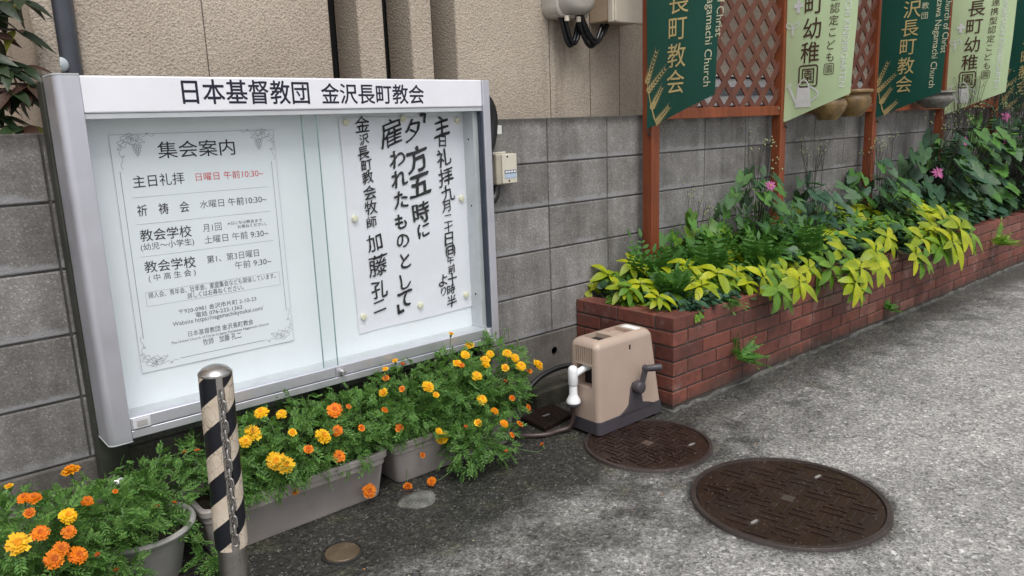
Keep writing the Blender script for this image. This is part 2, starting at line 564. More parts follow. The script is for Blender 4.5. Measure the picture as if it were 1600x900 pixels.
cb.build('cable', plain('black_cable_sheath', (.008,.008,.010), .28), mt)
jb = thing('junction_box', 'cream square junction box with hinged door beside the round meter', 'electrical box', (.76, .3, 1.9))
b = MB(); b.box(.60, .84, .165, .298, 1.765, 2.16); b.build('body', plain('tan_plastic_box', (.44,.34,.24), .45), jb, bevel=.006)
b = MB(); b.box(.593, .845, .128, .163, 1.757, 2.17); b.box(.60, .618, .118, .127, 1.76, 2.17); b.build('door', CREAM, jb, bevel=.005)
b = MB(); b.box(.583, .598, .12, .15, 1.885, 1.912); b.build('latch', plain('ivory_latch', (.8,.74,.62), .4), jb, bevel=.003)
# ------------------------------------------------------------------ writing
INK = plain('black_print_ink', (.012,.012,.016), .6)
INK_GREY = plain('grey_print_ink', (.07,.075,.085), .6)
INK_NAVY = plain('navy_sign_lettering', (.006,.006,.022), .45)
INK_RED = plain('red_print_ink', (.62,.06,.07), .6)
INK_LINE = plain('pale_grey_rule', (.30,.32,.35), .6)

def glyphs(txt, bold=0.0, res=3, spacing=1.0):
    """outline of a string as flat faces: verts (x, y, layer), faces, bounds; a bolder stroke is the
    outline struck again a little to each side, each strike a hair in front of the last"""
    cu = bpy.data.curves.new('t', 'FONT')
    cu.body = txt; cu.size = 1.0; cu.resolution_u = res
    cu.space_character = spacing; cu.fill_mode = 'FRONT'
    ob = bpy.data.objects.new('t', cu)
    COL.objects.link(ob)
    dg = bpy.context.evaluated_depsgraph_get()
    me = bpy.data.meshes.new_from_object(ob.evaluated_get(dg))
    v0 = [(v.co.x, v.co.y) for v in me.vertices]
    f0 = [tuple(p.vertices) for p in me.polygons]
    bpy.data.objects.remove(ob); bpy.data.curves.remove(cu); bpy.data.meshes.remove(me)
    x0 = min(v[0] for v in v0); x1 = max(v[0] for v in v0); y0 = min(v[1] for v in v0); y1 = max(v[1] for v in v0)
    vs = [(x, y, 0) for x, y in v0]; fs = list(f0)
    if bold > 0:
        for l, (dx, dy) in enumerate(((-1,0),(1,0),(0,-1),(0,1)), 1):
            o = len(vs)
            vs += [(x+dx*bold, y+dy*bold, l) for x, y in v0]
            fs += [tuple(i+o for i in f) for f in f0]
    return vs, fs, (x0, y0, x1, y1)
LAYER = V((0, -.00006, 0))

def put_line(mb, txt, A, B, bold=0.0, ht=None, mi=0, up=V((0,0,1))):
    """string along the line A-B: A and B are the feet of its first and last character"""
    vs, fs, (x0, y0, x1, y1) = glyphs(txt, bold)
    A = V(A); B = V(B); w = (B-A).length; ex = (B-A).normalized(); ez = V(up)
    sx = w/(x1-x0); sy = sx if ht is None else ht/(y1-y0)
    mb.add([A + ex*((x-x0)*sx) + ez*((y-y0)*sy) + LAYER*l for x, y, l in vs], fs, mi)

def put_char(mb, ch, c, h, ex, ez, bold=0.0, mi=0, w=None, shear=0.0, rot=0.0, nrm=None):
    """one character centred on c, h tall"""
    vs, fs, (x0, y0, x1, y1) = glyphs(ch, bold, 4)
    s = h/max(y1-y0, .35*(x1-x0))
    sx = s if w is None else w/(x1-x0)
    cx = (x0+x1)/2; cy = (y0+y1)/2
    ca, sa = math.cos(rot), math.sin(rot)
    out = []
    nb_ = len(vs)//(5 if bold > 0 else 1)
    jit = [(random.gauss(0, .011)*h, random.gauss(0, .011)*h) for _ in range(nb_)]
    for i, (x, y, l) in enumerate(vs):
        u = (x-cx)*sx + jit[i % nb_][0]; q = (y-cy)*s + jit[i % nb_][1]
        q += u*shear
        # swelling and tapering of the brush
        u += .030*h*math.sin(q/h*6 + c.x*90); q += .034*h*math.sin(u/h*5 + c.z*70)
        u, q = u*ca - q*sa, u*sa + q*ca
        out.append(V(c) + ex*u + ez*q + LAYER*l)
    mb.add(out, fs, mi)

# ------------------------------------------------------------------ notice board
nb = thing('notice_board', 'aluminium glass-fronted church notice board standing against the block wall', 'notice board', (-1.24, -.1, 0))
XL, XR, YF = -1.926, -.544, -.22
# left upright: broad extrusion with a rounded outer corner
b = MB()
def post_section(z):
    pts = [(-1.924, -.10), (-1.924, -.222)]
    for k in range(8):
        a = math.radians(270 - 90*k/7)
        pts.append((-1.966 + .016*0 + .022*math.cos(a), -.203 + .020*math.sin(a)))
    pts.append((-1.9885, -.10))
    return [(x, y, z) for x, y in pts]
b.loft([post_section(.395), post_section(1.442)], smooth=False)
pl = b.build('upright', ALU, nb, bevel=.0015, seg=1, fixn=True)
b = MB()
b.prism([(x-.001*(x < -1.95), y) for x, y, _ in post_section(0)], 1.4425, 1.4465, axis='Z')
b.prism([(x-.001*(x < -1.95), y) for x, y, _ in post_section(0)], .391, .3945, axis='Z')
b.build('end_cap', plain('pale_grey_plastic_cap', (.50,.52,.53), .5), pl, fixn=True)
b = MB()
b.box(-.5435, -.509, -.224, -.10, .396, 1.440)
b.build('upright', ALU, nb, bevel=.003)
b = MB()
b.box(-1.9235, -.544, -.219, -.10, 1.342, 1.4415)
b.build('header', ALU_WHITE, nb, bevel=.004)
# bottom rails: sliding track in two steps
b = MB()
b.box(-1.9235, -.544, -.221, -.10, .400, .424)
b.box(-1.9235, -.544, -.214, -.19, .4245, .462)
b.box(-1.9235, -1.254, -.2205, -.2145, .4275, .463)
b.box(-1.250, -.544, -.218, -.2145, .4275, .463)
b.build('bottom_rail', ALU, nb, bevel=.0015, seg=1)
b = MB()
b.box(-1.9235, -.544, -.189, -.1225, .440, .461)
b.box(-1.9235, -.544, -.2145, -.1225, 1.326, 1.341)
b.box(-.572, -.5445, -.192, -.1225, .4615, 1.325)
b.build('inner_frame', plain('satin_aluminium_inside', (.56,.58,.60), .4, .3, .06), nb, bevel=.001, seg=1)
b = MB()
b.box(-.551, -.5445, -.216, -.1925, .4625, 1.3255)
b.build('glass_channel', plain('dark_glass_channel', (.03,.04,.06), .5), nb)
b = MB()
b.box(-1.9225, -.5445, -.122, -.1015, .440, 1.341)
b.build('back_panel', plain('pale_blue_white_board', (.79,.825,.855), .42, 0, .03, 3), nb)
b = MB()
b.box(-1.985, -.512, -.0985, -.092, .42, 1.43)
b.build('case_back', ALU_DARK, nb)
# glass: two sliding panes that overlap in the middle
k = NT('float_glass')
k.n.remove(k.b)
lw = k.node('ShaderNodeLayerWeight'); lw.inputs['Blend'].default_value = .5
fac = k.math('ADD', k.math('MULTIPLY', k.math('POWER', lw.outputs['Facing'], 5), .85), .045)
tb = k.node('ShaderNodeBsdfTransparent'); tb.inputs['Color'].default_value = (.965, .985, .982, 1)
gb = k.node('ShaderNodeBsdfGlossy'); gb.inputs['Roughness'].default_value = .02
mx = k.node('ShaderNodeMixShader'); k.link(fac, mx.inputs[0]); k.link(tb.outputs[0], mx.inputs[1]); k.link(gb.outputs[0], mx.inputs[2])
k.link(mx.outputs[0], k.out.inputs[0])
GLASS = k.m
GEDGE = plain('green_glass_edge', (.20,.30,.28), .2)
for (x0, x1, y) in ((-1.922, -1.235, -.205), (-1.285, -.5525, -.197)):
    b = MB()
    b.add([(x0,y,.455),(x1,y,.455),(x1,y,1.338),(x0,y,1.338)], [(0,1,2,3)])
    gp = b.build('glass_pane', GLASS, nb)
    b = MB()
    ex = x1 if y < -.2 else x0
    b.box(ex-.0012, ex+.0012, y-.0025, y+.0025, .4635, 1.325)
    b.build('glass_edge', GEDGE, gp)
# lock, latches, screws
STEEL = plain('polished_steel', (.62,.61,.60), .22, 1, .08)
b = MB()
c = atY(535, 581, -.225)
b.lathe([(0,-.022),(.008,-.022),(.0085,-.02),(.0085,-.008),(.012,-.007),(.012,.0)], (c.x, -.2185, .441), 20, axis='Y')
b.build('lock', STEEL, nb)
LATCH = plain('light_grey_catch', (.62,.62,.64), .45, .1)
for (xx, w) in ((-1.893, .050), (-.575, .030)):
    b = MB()
    b.box(xx-w/2, xx+w/2, -.2245, -.2215, .428, .459)
    lt = b.build('catch', LATCH, nb, bevel=.002)
    b = MB(); b.box(xx-w*.28, xx+w*.28, -.2265, -.225, .436, .452)
    b.build('catch_button', plain('darker_grey_catch', (.40,.38,.38), .5), lt)
SCREW = plain('dark_screw_head', (.02,.02,.02), .4, .5)
for zz in (.60, .96, 1.22):
    b = MB(); b.lathe([(0,0),(.004,0),(.004,.003)], (-.5735, -.158, zz), 10, axis='X'); b.build('screw', SCREW, nb)
b = MB()
put_line(b, '日本基督教団', atY(286.7,162.5,-.2195), atY(484.5,162.3,-.2195), .012, .071)
b.build('lettering', INK_NAVY, nb)
b = MB()
put_line(b, '金沢長町教会', atY(503.5,162.3,-.2195), atY(663,162.0,-.2195), .012, .066)
b.build('lettering', INK_NAVY, nb)
# legs
for (x0, x1) in ((-1.995, -1.908), (-1.262, -1.175), (-.530, -.452)):
    b = MB(); b.box(x0, x1, -.0915, -.030, 0, 1.435 if x0 < -1.9 else 1.40)
    b.build('leg', BRONZE, nb, bevel=.004)

# ------------------------------------------------------------------ printed poster inside the left half
YP = -.1245
ps = thing('poster', 'printed white meeting schedule poster with grape vine corners in the left half of the board', 'poster', (-1.60, YP, .55))
def P(px, py, y=YP-.0006): return atY(px, py, y)
b = MB()
q = [atY(px, py, YP) for px, py in ((168,212),(423,202),(462,530),(223.6,584.5))]
x0 = (q[0].x+q[3].x)/2; x1 = (q[1].x+q[2].x)/2; z1 = (q[0].z+q[1].z)/2; z0 = (q[2].z+q[3].z)/2
NX = 16
vs = []; fs = []
for j in range(NX+1):
    for i in range(NX+1):
        vs.append((x0+(x1-x0)*i/NX, YP + .0004*math.sin(i*.7+j*.5), z0+(z1-z0)*j/NX))
for j in range(NX):
    for i in range(NX):
        a = j*(NX+1)+i
        fs.append((a, a+1, a+NX+2, a+NX+1))
b.add(vs, fs, 0, True)
b.build('sheet', plain('printed_poster_paper', (.775,.81,.845), .42, 0, .02, 3), ps)
def seg(mb, A, B, w, mi=0):
    A = V(A); B = V(B); d = (B-A).normalized(); c = V((-d.z, 0, d.x))*(w/2)
    mb.add([A-c, B-c, B+c, A+c], [(0,1,2,3)], mi)
def polyline(mb, pts, w, mi=0):
    for a, c in zip(pts[:-1], pts[1:]): seg(mb, a, c, w, mi)
t = MB()
put_line(t, '集会案内', P(248,248), P(368,241.7), .003, .050)
put_line(t, '主日礼拝', P(209,294), P(289,287), .002, .036)
put_line(t, '祈　祷　会', P(215.5,338.5), P(296.5,330.7), .002, .034)
put_line(t, '教会学校', P(220,378), P(300,369.3), .003, .036)
put_line(t, '教会学校', P(227,427), P(306.5,417.2), .003, .036)
t.build('headings', INK, ps)
t = MB()
put_line(t, '日曜日 午前10:30~', P(306.5,283), P(412,275.7), .0, .025)
t.build('red_line', INK_RED, ps)
t = MB()
for s_, a, c, h in [('水曜日 午前10:30~', (313,325.3), (417,316.7), .025), ('月1回', (317.7,363.3), (346.7,359.5), .025),
                    ('※日にちは教会まで', (356,352.3), (409.5,346), .011), ('お尋ねください。', (371.7,357.2), (416.7,351.7), .011),
                    ('土曜日 午前 9:30~', (320,380.7), (420,369.3), .025), ('(幼児〜小学生)', (220.7,393.5), (304,384), .025),
                    ('第1、第3日曜日', (324,411.5), (405,400.6), .025), ('午前 9:30~', (367.6,420), (424.5,413.5), .025),
                    ('( 中 高 生 会 )', (233,442), (306.4,431.6), .025),
                    ('婦人会、青年会、壮年会、家庭集会なども開催しています。', (232.5,466.5), (431,435), .019), ('詳しくはお尋ねください。', (293.6,466.7), (381,453), .019),
                    ('〒920-0981 金沢市片町 2-10-23', (280,491), (400.7,470.7), .017), ('電話 076-232-1362', (306.4,496), (379,483), .0165),
                    ('Website https://nagamachikyoukai.com/', (270.5,511.6), (412,486.7), .0185),
                    ('日本基督教団 金沢長町教会', (294.7,525.5), (396,507.5), .0185),
                    ('The United Church of Christ in Japan Kanazawa Nagamachi Church', (268,540.5), (420,508), .0105), ('牧師　加藤 孔二', (318,540.5), (377.6,527.6), .022)]:
    A = P(*a); B = P(*c); B.z = A.z = (A.z+B.z)/2
    put_line(t, s_, A, B, 0, h)
t.build('small_print', INK_GREY, ps)
# rules, frame and vine corners
t = MB()
ZL = [P(205.7,309.3).z, P(210.7,351.7).z, P(213,403).z]
XA = P(205.7,309.3).x; XB = P(420,300).x
for zz in ZL: seg(t, (XA, YP-.0006, zz), (XB, YP-.0006, zz), .0009)
A = P(227,457.5); B = P(436,424.5); C_ = P(436,445)
seg(t, A, (B.x, A.y, A.z), .0009); zlo = P(229.6,479.6).z
seg(t, (A.x, A.y, zlo), (B.x, A.y, zlo), .0009); seg(t, A, (A.x, A.y, zlo), .0009); seg(t, (B.x, A.y, A.z), (B.x, A.y, zlo), .0009)
for (xa, za, xb, zb) in ((x0, z0, x1, z0), (x0, z1, x1, z1), (x0, z0, x0, z1), (x1, z0, x1, z1)):
    seg(t, (xa, YP-.0008, za), (xb, YP-.0008, zb), .0008)
t.build('thin_rules', INK_LINE, ps)
t = MB()
fxl = P(187.3,268).x; fxr = P(424,252).x
fzb = P(345,546).z
seg(t, (fxl, YP-.0006, P(187.3,268).z), (fxl, YP-.0006, P(225,529).z), .0013)
seg(t, (fxr, YP-.0006, P(424,252).z), (fxr, YP-.0006, P(450,485).z), .0013)
seg(t, (P(282,561).x, YP-.0006, fzb), (P(411,531).x, YP-.0006, fzb), .0013)
def vine(mb, cx, cz, sx, sz, grapes, S=.072):
    """line drawing of a vine: leaves, tendrils and a bunch of grapes"""
    y = YP-.0006
    def T(u, w): return V((cx + sx*u*S, y, cz + sz*w*S))
    wd = .0007
    for (u, w, r) in ((.30,-.10,.20), (.12,-.28,.17), (.50,-.22,.15), (.62,-.05,.15), (.78,-.16,.12), (.42,.02,.13)):
        polyline(mb, [T(u + r*(1+.22*math.sin(5*a))*math.cos(a), w + r*(.8+.2*math.sin(5*a+1))*math.sin(a)) for a in [2*PI*i/22 for i in range(23)]], wd)
        polyline(mb, [T(u - r*.6, w - r*.3), T(u, w), T(u + r*.6, w + r*.4)], wd)
    polyline(mb, [T(.7 + .09*i, .02 + .05*math.sin(i*1.7)) for i in range(9)], wd)
    polyline(mb, [T(.02 + .06*math.sin(i*1.3), -.30 - .10*i) for i in range(11)], wd)
    for (u, w) in ((-.05,-.5), (.10,-.8), (1.1,.08), (.95,-.25)):
        polyline(mb, [T(u + .05*math.cos(a)*(1-a/14), w + .05*math.sin(a)*(1-a/14)) for a in [i*.7 for i in range(12)]], wd)
    if grapes:
        for row, nn in enumerate((4,4,3,3,2,1)):
            for i in range(nn):
                u = .66 + (i-(nn-1)/2)*.095; w = -.34 - row*.085
                polyline(mb, [T(u + .045*math.cos(a), w + .045*math.sin(a)) for a in [2*PI*j/9 for j in range(10)]], wd)
c = P(184,214); vine(t, c.x, c.z, 1, 1, True)
c = P(424,205); vine(t, c.x, c.z, -1, 1, True)
c = P(226,572); vine(t, c.x, c.z, 1, -1, False)
c = P(455,523); vine(t, c.x, c.z, -1, -1, False)
t.build('vine_ornament', plain('fine_grey_line_ink', (.10,.11,.125), .6), ps)

# ------------------------------------------------------------------ brush-written notice inside the right half
YC = -.1245
nt_ = thing('notice', 'white paper notice in brush-written black Japanese columns in the right half of the board', 'notice', (-.9, YC, .5))
b = MB()
q = [atY(px, py, YC) for px, py in ((528,184),(734,182),(746.5,476),(561,522))]
NX, NZ = 26, 34
vs = []; fs = []
random.seed(3)
def crease(u, w):
    return -.0032*(1 + math.sin(w*11 + u*2.3)*.5*math.sin(u*3+.6) + .5*math.sin(w*23 + u*5) * math.sin(u*7)) * .5
for j in range(NZ+1):
    for i in range(NX+1):
        u = i/NX; w = j/NZ
        p = q[0].lerp(q[1], u).lerp(q[3].lerp(q[2], u), w)
        vs.append((p.x + .0012*math.sin(w*9), YC + crease(u, w), p.z + .0012*math.sin(u*8)))
for j in range(NZ):
    for i in range(NX):
        a = j*(NX+1)+i
        fs.append((a, a+NX+1, a+NX+2, a+1))
b.add(vs, fs, 0, True)
k = NT('washi_paper'); k.set((.77,.77,.82), .6, 0, .3); k.bump(k.noise(14, 5, .6, (1, 1, 1), 1.0), .2, .007)
b.build('sheet', k.m, nt_)
t = MB()
random.seed(11)
YI = YC-.0046
EX, EZ = V((1,0,0)), V((0,0,1))
col1 = [('主',690,197,30),('日',691.6,221,17),('礼',693.4,246,28),('拝',696.8,276,28),('九',700,302,25),('月',697.5,322.5,18),('二',700.5,341,12),('十',701,355,17),('日',702,373,21),('㈰',704,391,0),('午',704,406.5,13),('前',706,420,14),('十',707,435.5,18),('時',705,452,16),('半',706,470.5,19),('よ',692.3,438,19),('り',693.3,455,14)]
col2 = [('夕',645,204,35),('方',652,248,41),('五',656,289.5,34),('時',658,331,33),('に',662,359.5,22)]
col3 = [('雇',611,207.5,43),('わ',621,247.5,27),('れ',624,279,26),('た',627,312,26),('も',626,347,23),('の',629.5,376,21),('と',633.5,407,23),('し',633.5,439,24),('て',633,467,26)]
col4 = [('金',566,194,25),('沢',569,217.6,17),('長',568,238.8,20),('町',573,258.5,17),('教',574.6,277,20),('会',578,300.6,23),('牧',580,324,22),('師',581,347,18),('加',585,379,28),('藤',590.7,414,34),('孔',593,452,28),('二',593,478.5,17)]
for col, bd in ((col1, .012), (col2, .022), (col3, .022), (col4, .010)):
    for ch, px, py, hp in col:
        c = atY(px, py, YI); h = hp*(c-CAM_POS).dot(_f)/FOC*.97
        if ch == '㈰':
            h = 15*(c-CAM_POS).dot(_f)/FOC
            put_char(t, '日', c, h*.9, EX, EZ, .03, shear=.10)
            for sgn, chh in ((-1,'('),(1,')')): put_char(t, chh, c + EX*(sgn*.0185), h*1.25, EX, EZ, .015)
            continue
        put_char(t, ch, c, h, EX, EZ, (bd if ch not in '雇藤' else .006) + random.uniform(-.003, .006), shear=random.uniform(.10, .24), rot=random.uniform(-.06, .05))
# the two hooks that quote the title
c = atY(661, 183, YI)
seg(t, c + V((-.014,0,.008)), c + V((.012,0,.012)), .012); seg(t, c + V((.010,0,.014)), c + V((.004,0,-.022)), .011)
c = atY(626, 484, YI)
seg(t, c + V((-.010,0,.022)), c + V((-.008,0,-.014)), .011); seg(t, c + V((-.012,0,-.012)), c + V((.016,0,-.004)), .012)
t.build('brush_writing', plain('sumi_ink', (.010,.010,.012), .7), nt_)
CREAMMAG = plain('cream_magnet_plastic', (.74,.71,.54), .35, 0, .06)
for (px, py, lab) in ((541,191,'round cream magnet at the upper left corner of the brush-written notice'),
                      (630,185,'round cream magnet at the middle of the top edge of the brush-written notice'),
                      (715,188,'round cream magnet at the upper right corner of the brush-written notice'),
                      (721.5,310,'round cream magnet halfway down the right edge of the brush-written notice'),
                      (555,341.5,'round cream magnet halfway down the left edge of the brush-written notice'),
                      (568.7,495,'round cream magnet at the lower left corner of the brush-written notice'),
                      (657.5,477,'round cream magnet at the middle of the bottom edge of the brush-written notice'),
                      (728.8,460.5,'round cream magnet at the lower right corner of the brush-written notice')):
    c = atY(px, py, YC-.008)
    b = MB(); b.lathe([(0,-.0085),(.0095,-.0085),(.0115,-.0075),(.0122,-.004),(.0115,.0015),(0,.0015)], (c.x, YC-.0035, c.z), 24, axis='Y')
    tag(b.build('magnet', CREAMMAG), lab, 'magnet', 'magnets holding the brush-written notice')

# ------------------------------------------------------------------ small fittings beside the board
sb = thing('switch_box', 'small ivory outdoor switch box on the block wall right of the notice board', 'electrical box', (-.30, 0, 1.08))
IVORY = plain('aged_ivory_plastic', (.60,.56,.47), .4, 0, .06)
b = MB(); b.box(-.372, -.268, -.022, -.003, 1.018, 1.158); b.build('back_plate', IVORY, sb, bevel=.003)
b = MB(); b.box(-.362, -.258, -.068, -.0225, 1.022, 1.152); b.build('body', plain('tan_side_plastic', (.40,.36,.29), .45), sb, bevel=.006)
b = MB(); b.box(-.334, -.252, -.0735, -.0685, 1.026, 1.149); b.build('cover', IVORY, sb, bevel=.004)
b = MB(); b.box(-.322, -.258, -.0752, -.0740, 1.068, 1.082); b.build('label', plain('blue_maker_plate', (.045,.07,.16), .4), sb)
b = MB(); b.box(-.322, -.258, -.0751, -.0740, 1.048, 1.066); b.build('label', plain('pale_blue_maker_plate', (.42,.52,.66), .4), sb)
b = MB()
for i in range(4): b.box(-.319+i*.0155, -.307+i*.0155, -.0757, -.0753, 1.071, 1.079)
b.build('label_mark', plain('white_maker_mark', (.75,.75,.75), .5), sb)
for (xx, zz) in ((-.305,1.139),(-.298,1.037)):
    b = MB(); b.lathe([(0,-.0015),(.004,-.0015),(.004,.002)], (xx, -.074, zz), 10, axis='Y'); b.build('screw', SCREW, sb)
cd = thing('cable_conduit', 'black conduit bulging out behind the right edge of the notice board', 'cable', (-.45, -.05, 1.1))
b = MB()
cq = [atY(px, py, -.05) for px, py in ((748,150),(760,160),(767,180),(767,205),(763,228),(756,246))]
b.tube(smoothpath(cq, 4), [.028]*21, 14)
b.tube(smoothpath([V((-.335,-.03,1.03)), V((-.345,-.035,.985)), V((-.37,-.04,.955)), V((-.43,-.04,.945))], 4), .018, 10)
b.build('hose', plain('black_corrugated_conduit', (.006,.006,.007), .35), cd)
b = MB(); tp = atY(776, 203, -.05); b.box(tp.x-.012, tp.x+.012, -.07, -.03, tp.z-.018, tp.z+.018); b.build('tape', plain('white_tape', (.62,.62,.58), .5), cd, bevel=.002)
cp = MB(); cp.tube([(-.445,-.06,0),(-.445,-.06,.2),(-.445,-.06,.398)], .0125, 16)
tag(cp.build('conduit_pipe', plain('off_white_pvc', (.56,.55,.50), .45)), 'slim off-white plastic pipe below the right end of the notice board', 'pipe')
kp = atY(184, 756, -.185)
kb = MB(); kb.lathe([(0,.034),(.014,.031),(.026,.022),(.033,.008),(.034,-.004),(.030,-.018),(.022,-.026),(.022,-.24)], (kp.x, kp.y, kp.z), 28)
tag(kb.build('chrome_post', plain('chrome', (.75,.75,.76), .08, 1, .05)), 'shiny chrome ball-topped short post at the foot of the notice board', 'post')
# ------------------------------------------------------------------ brick planter
bp = thing('brick_planter', 'long red brick flower bed built against the block wall', 'flower bed', (.16, -.3, 0))
random.seed(5)
PX, PY, PT = .16, -.593, .427
b = MB()
CH = .068; JT = .008
def brick(x0, x1, y0, y1, z):
    e = lambda: random.uniform(-.0016, .0016)
    ex, ey = e(), e()
    b.box(x0+ex, x1+ex, y0+ey, y1+ey, z+JT, z+CH)
for j in range(6):
    z = PT - CH*(6-j)
    if j % 2 == 1:
        x = PX
        y = PY + .1 + JT
    else:
        x = PX + .1 + JT
        y = PY
    while x < 10:
        brick(x, x+.21, PY, PY+.1, z); x += .21+JT
    while y < -.01:
        y1 = min(y+.21, -.006)
        brick(PX, PX+.1, y, y1, z); y += .21+JT
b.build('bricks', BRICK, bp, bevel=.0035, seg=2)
b = MB()
b.box(PX+.005, 10, PY+.005, PY+.095, .01, PT-.004)
b.box(PX+.005, PX+.095, PY+.096, -.004, .01, PT-.004)
b.build('mortar', BRICK_MORTAR, bp)
b = MB()
rings = []
x = PX-.006
while x < 10:
    f = 1 + .8*max(0, (x-1.5)/3.5)
    zt = min(.035, .010*f) + random.uniform(-.007, .008); yf = PY-.004 + random.uniform(-.006, .004)
    rings.append([(x, yf-.006, -.03), (x, yf, zt), (x, PY+.09, zt+.004), (x, PY+.09, -.03)]); x += random.uniform(.03, .09)
b.loft(rings, smooth=False)
b.build('cement_footing', FOUND, bp, bevel=.003, seg=1)
b = MB(); b.box(PX+.1, 10, PY+.1, -.005, .1, .385)
b.build('soil', SOIL, bp)

# ------------------------------------------------------------------ wooden trellis with lattice
tr = thing('trellis', 'red stained wooden trellis with brown diagonal lattice standing in the brick bed', 'trellis', (.64, -.08, .385))
TX = [.610 + 1.19*k for k in range(7)]
for x in TX:
    b = MB(); b.box(x, x+.063, -.105, -.045, .30, 3.0); b.build('post', REDWOOD, tr, bevel=.004)
for i in range(6):
    xa, xb = TX[i]+.063, TX[i+1]
    b = MB(); b.box(xa, xb, -.097, -.055, 1.268, 1.322); b.build('rail', REDWOOD, tr, bevel=.003)
    b = MB()
    z0, z1 = 1.322, 2.95
    for sgn, yy in ((1, -.081), (-1, -.0725)):
        c = -3.0
        while c < 3:
            # slat along x + sgn*z = const
            pts = []
            xa_, xb_ = xa, xb
            if sgn > 0:
                lo = max(xa, xa + c); hi = min(xb, xa + c + (z1-z0))
                if hi - lo > .01: b.bar((lo-.018, yy, z0 + (lo-.018-xa-c)), (hi+.018, yy, z0 + (hi+.018-xa-c)), .036, .008, V((0,1,0)))
            else:
                lo = max(xa, xa + c); hi = min(xb, xa + c + (z1-z0))
                if hi - lo > .01: b.bar((lo-.018, yy, z1 - (lo-.018-xa-c)), (hi+.018, yy, z1 - (hi+.018-xa-c)), .036, .008, V((0,1,0)))
            c += .150
    b.build('lattice_panel', LATTICE, tr)
b = MB()
for i in range(1, 4): b.lathe([(0,-.006),(.007,-.005),(.007,.002)], (TX[i]-.02, -.098, 1.307), 12, axis='Y')
b.build('bolt', plain('galvanised_bolt', (.45,.45,.43), .35, .9), tr)

# glazed pots hung on the rail
TERRA = plain('mottled_brown_glaze', (.20,.125,.052), .38, 0, .55, 16, bump=.6, bs=70, bd=.003)
GREYPOT = plain('grey_stone_pot', (.17,.16,.145), .75, 0, .4, 22, bump=.6, bs=90, bd=.003)
for (px, py, r, m, lab, h) in ((1294,167,.112,TERRA,'left of the two brown glazed pots hung below the lattice',.155), (1332,161,.116,TERRA,'right of the two brown glazed pots hung below the lattice with its rim showing',.165), (1461,156,.13,GREYPOT,'grey stone bowl hung on the trellis rail behind the second dark green banner',.12)):
    c = atY(px, py, -.105-r)
    z0 = c.z - h*.5
    pt = thing('hanging_pot', lab, 'flower pot', (c.x, c.y, z0), 'pots hung on the trellis rail')
    b = MB()
    b.lathe([(0,z0),(r*.50,z0),(r*.56,z0+h*.06),(r*.82,z0+h*.30),(r*.95,z0+h*.52),(r*.94,z0+h*.66),(r*.82,z0+h*.80),(r*.80,z0+h*.84)], (c.x, c.y, 0), 32)
    b.build('bowl', m, pt)
    b = MB()
    b.lathe([(r*.845,z0+h*.842),(r*1.02,z0+h*.88),(r*1.04,z0+h*.93),(r*1.0,z0+h*.99),(r*.9,z0+h),(r*.82,z0+h*.9)], (c.x, c.y, 0), 32)
    b.build('rim', m, pt)
    b = MB(); b.lathe([(0,z0+h*.88),(r*.82,z0+h*.88)], (c.x, c.y, 0), 24); b.build('soil', SOIL, pt)
    b = MB(); b.tube([(c.x, c.y+r*.9, z0+h*.86), (c.x, -.1, z0+h*1.05), (c.x, -.085, 1.327 if z0+h*1.05 < 1.327 else z0+h*1.05), (c.x, -.06, 1.327)], .003, 6)
    b.build('hook', plain('dark_wire', (.03,.03,.03), .5, .6), pt)

# ------------------------------------------------------------------ banners (each hangs at right angles to the wall)
DGREEN = plain('dark_green_banner_cloth', (.006,.078,.056), .45, 0, .06, 4)
LGREEN = plain('light_green_banner_cloth', (.64,.81,.49), .50, 0, .05, 4)
GOLD = plain('gold_banner_print', (.55,.44,.20), .6)
CREAMT = plain('cream_banner_print', (.60,.60,.42), .6)
BROWNT = plain('brown_banner_print', (.085,.042,.026), .6)
WHITET = plain('white_banner_print', (.86,.88,.88), .6)
MIDG = plain('mid_green_banner_print', (.24,.43,.13), .6)
BPOS = [(.603, -.085, .412), (1.830, -.108, .412), (3.020, -.108, .428), (4.210, -.108, .428), (5.400, -.108, .428)]
def zb(u): return 1.225 + .355*u + .0
def wave(u, z):
    t = max(0, 1.75 - z)
    return .010*math.sin(7*u + 2.2*z) + .020*math.sin(2.5*z + 3*u)*u*2 + .05*t*t*(u-.2) - .10*max(0, .06-u)*max(0, 1.45-z)*6
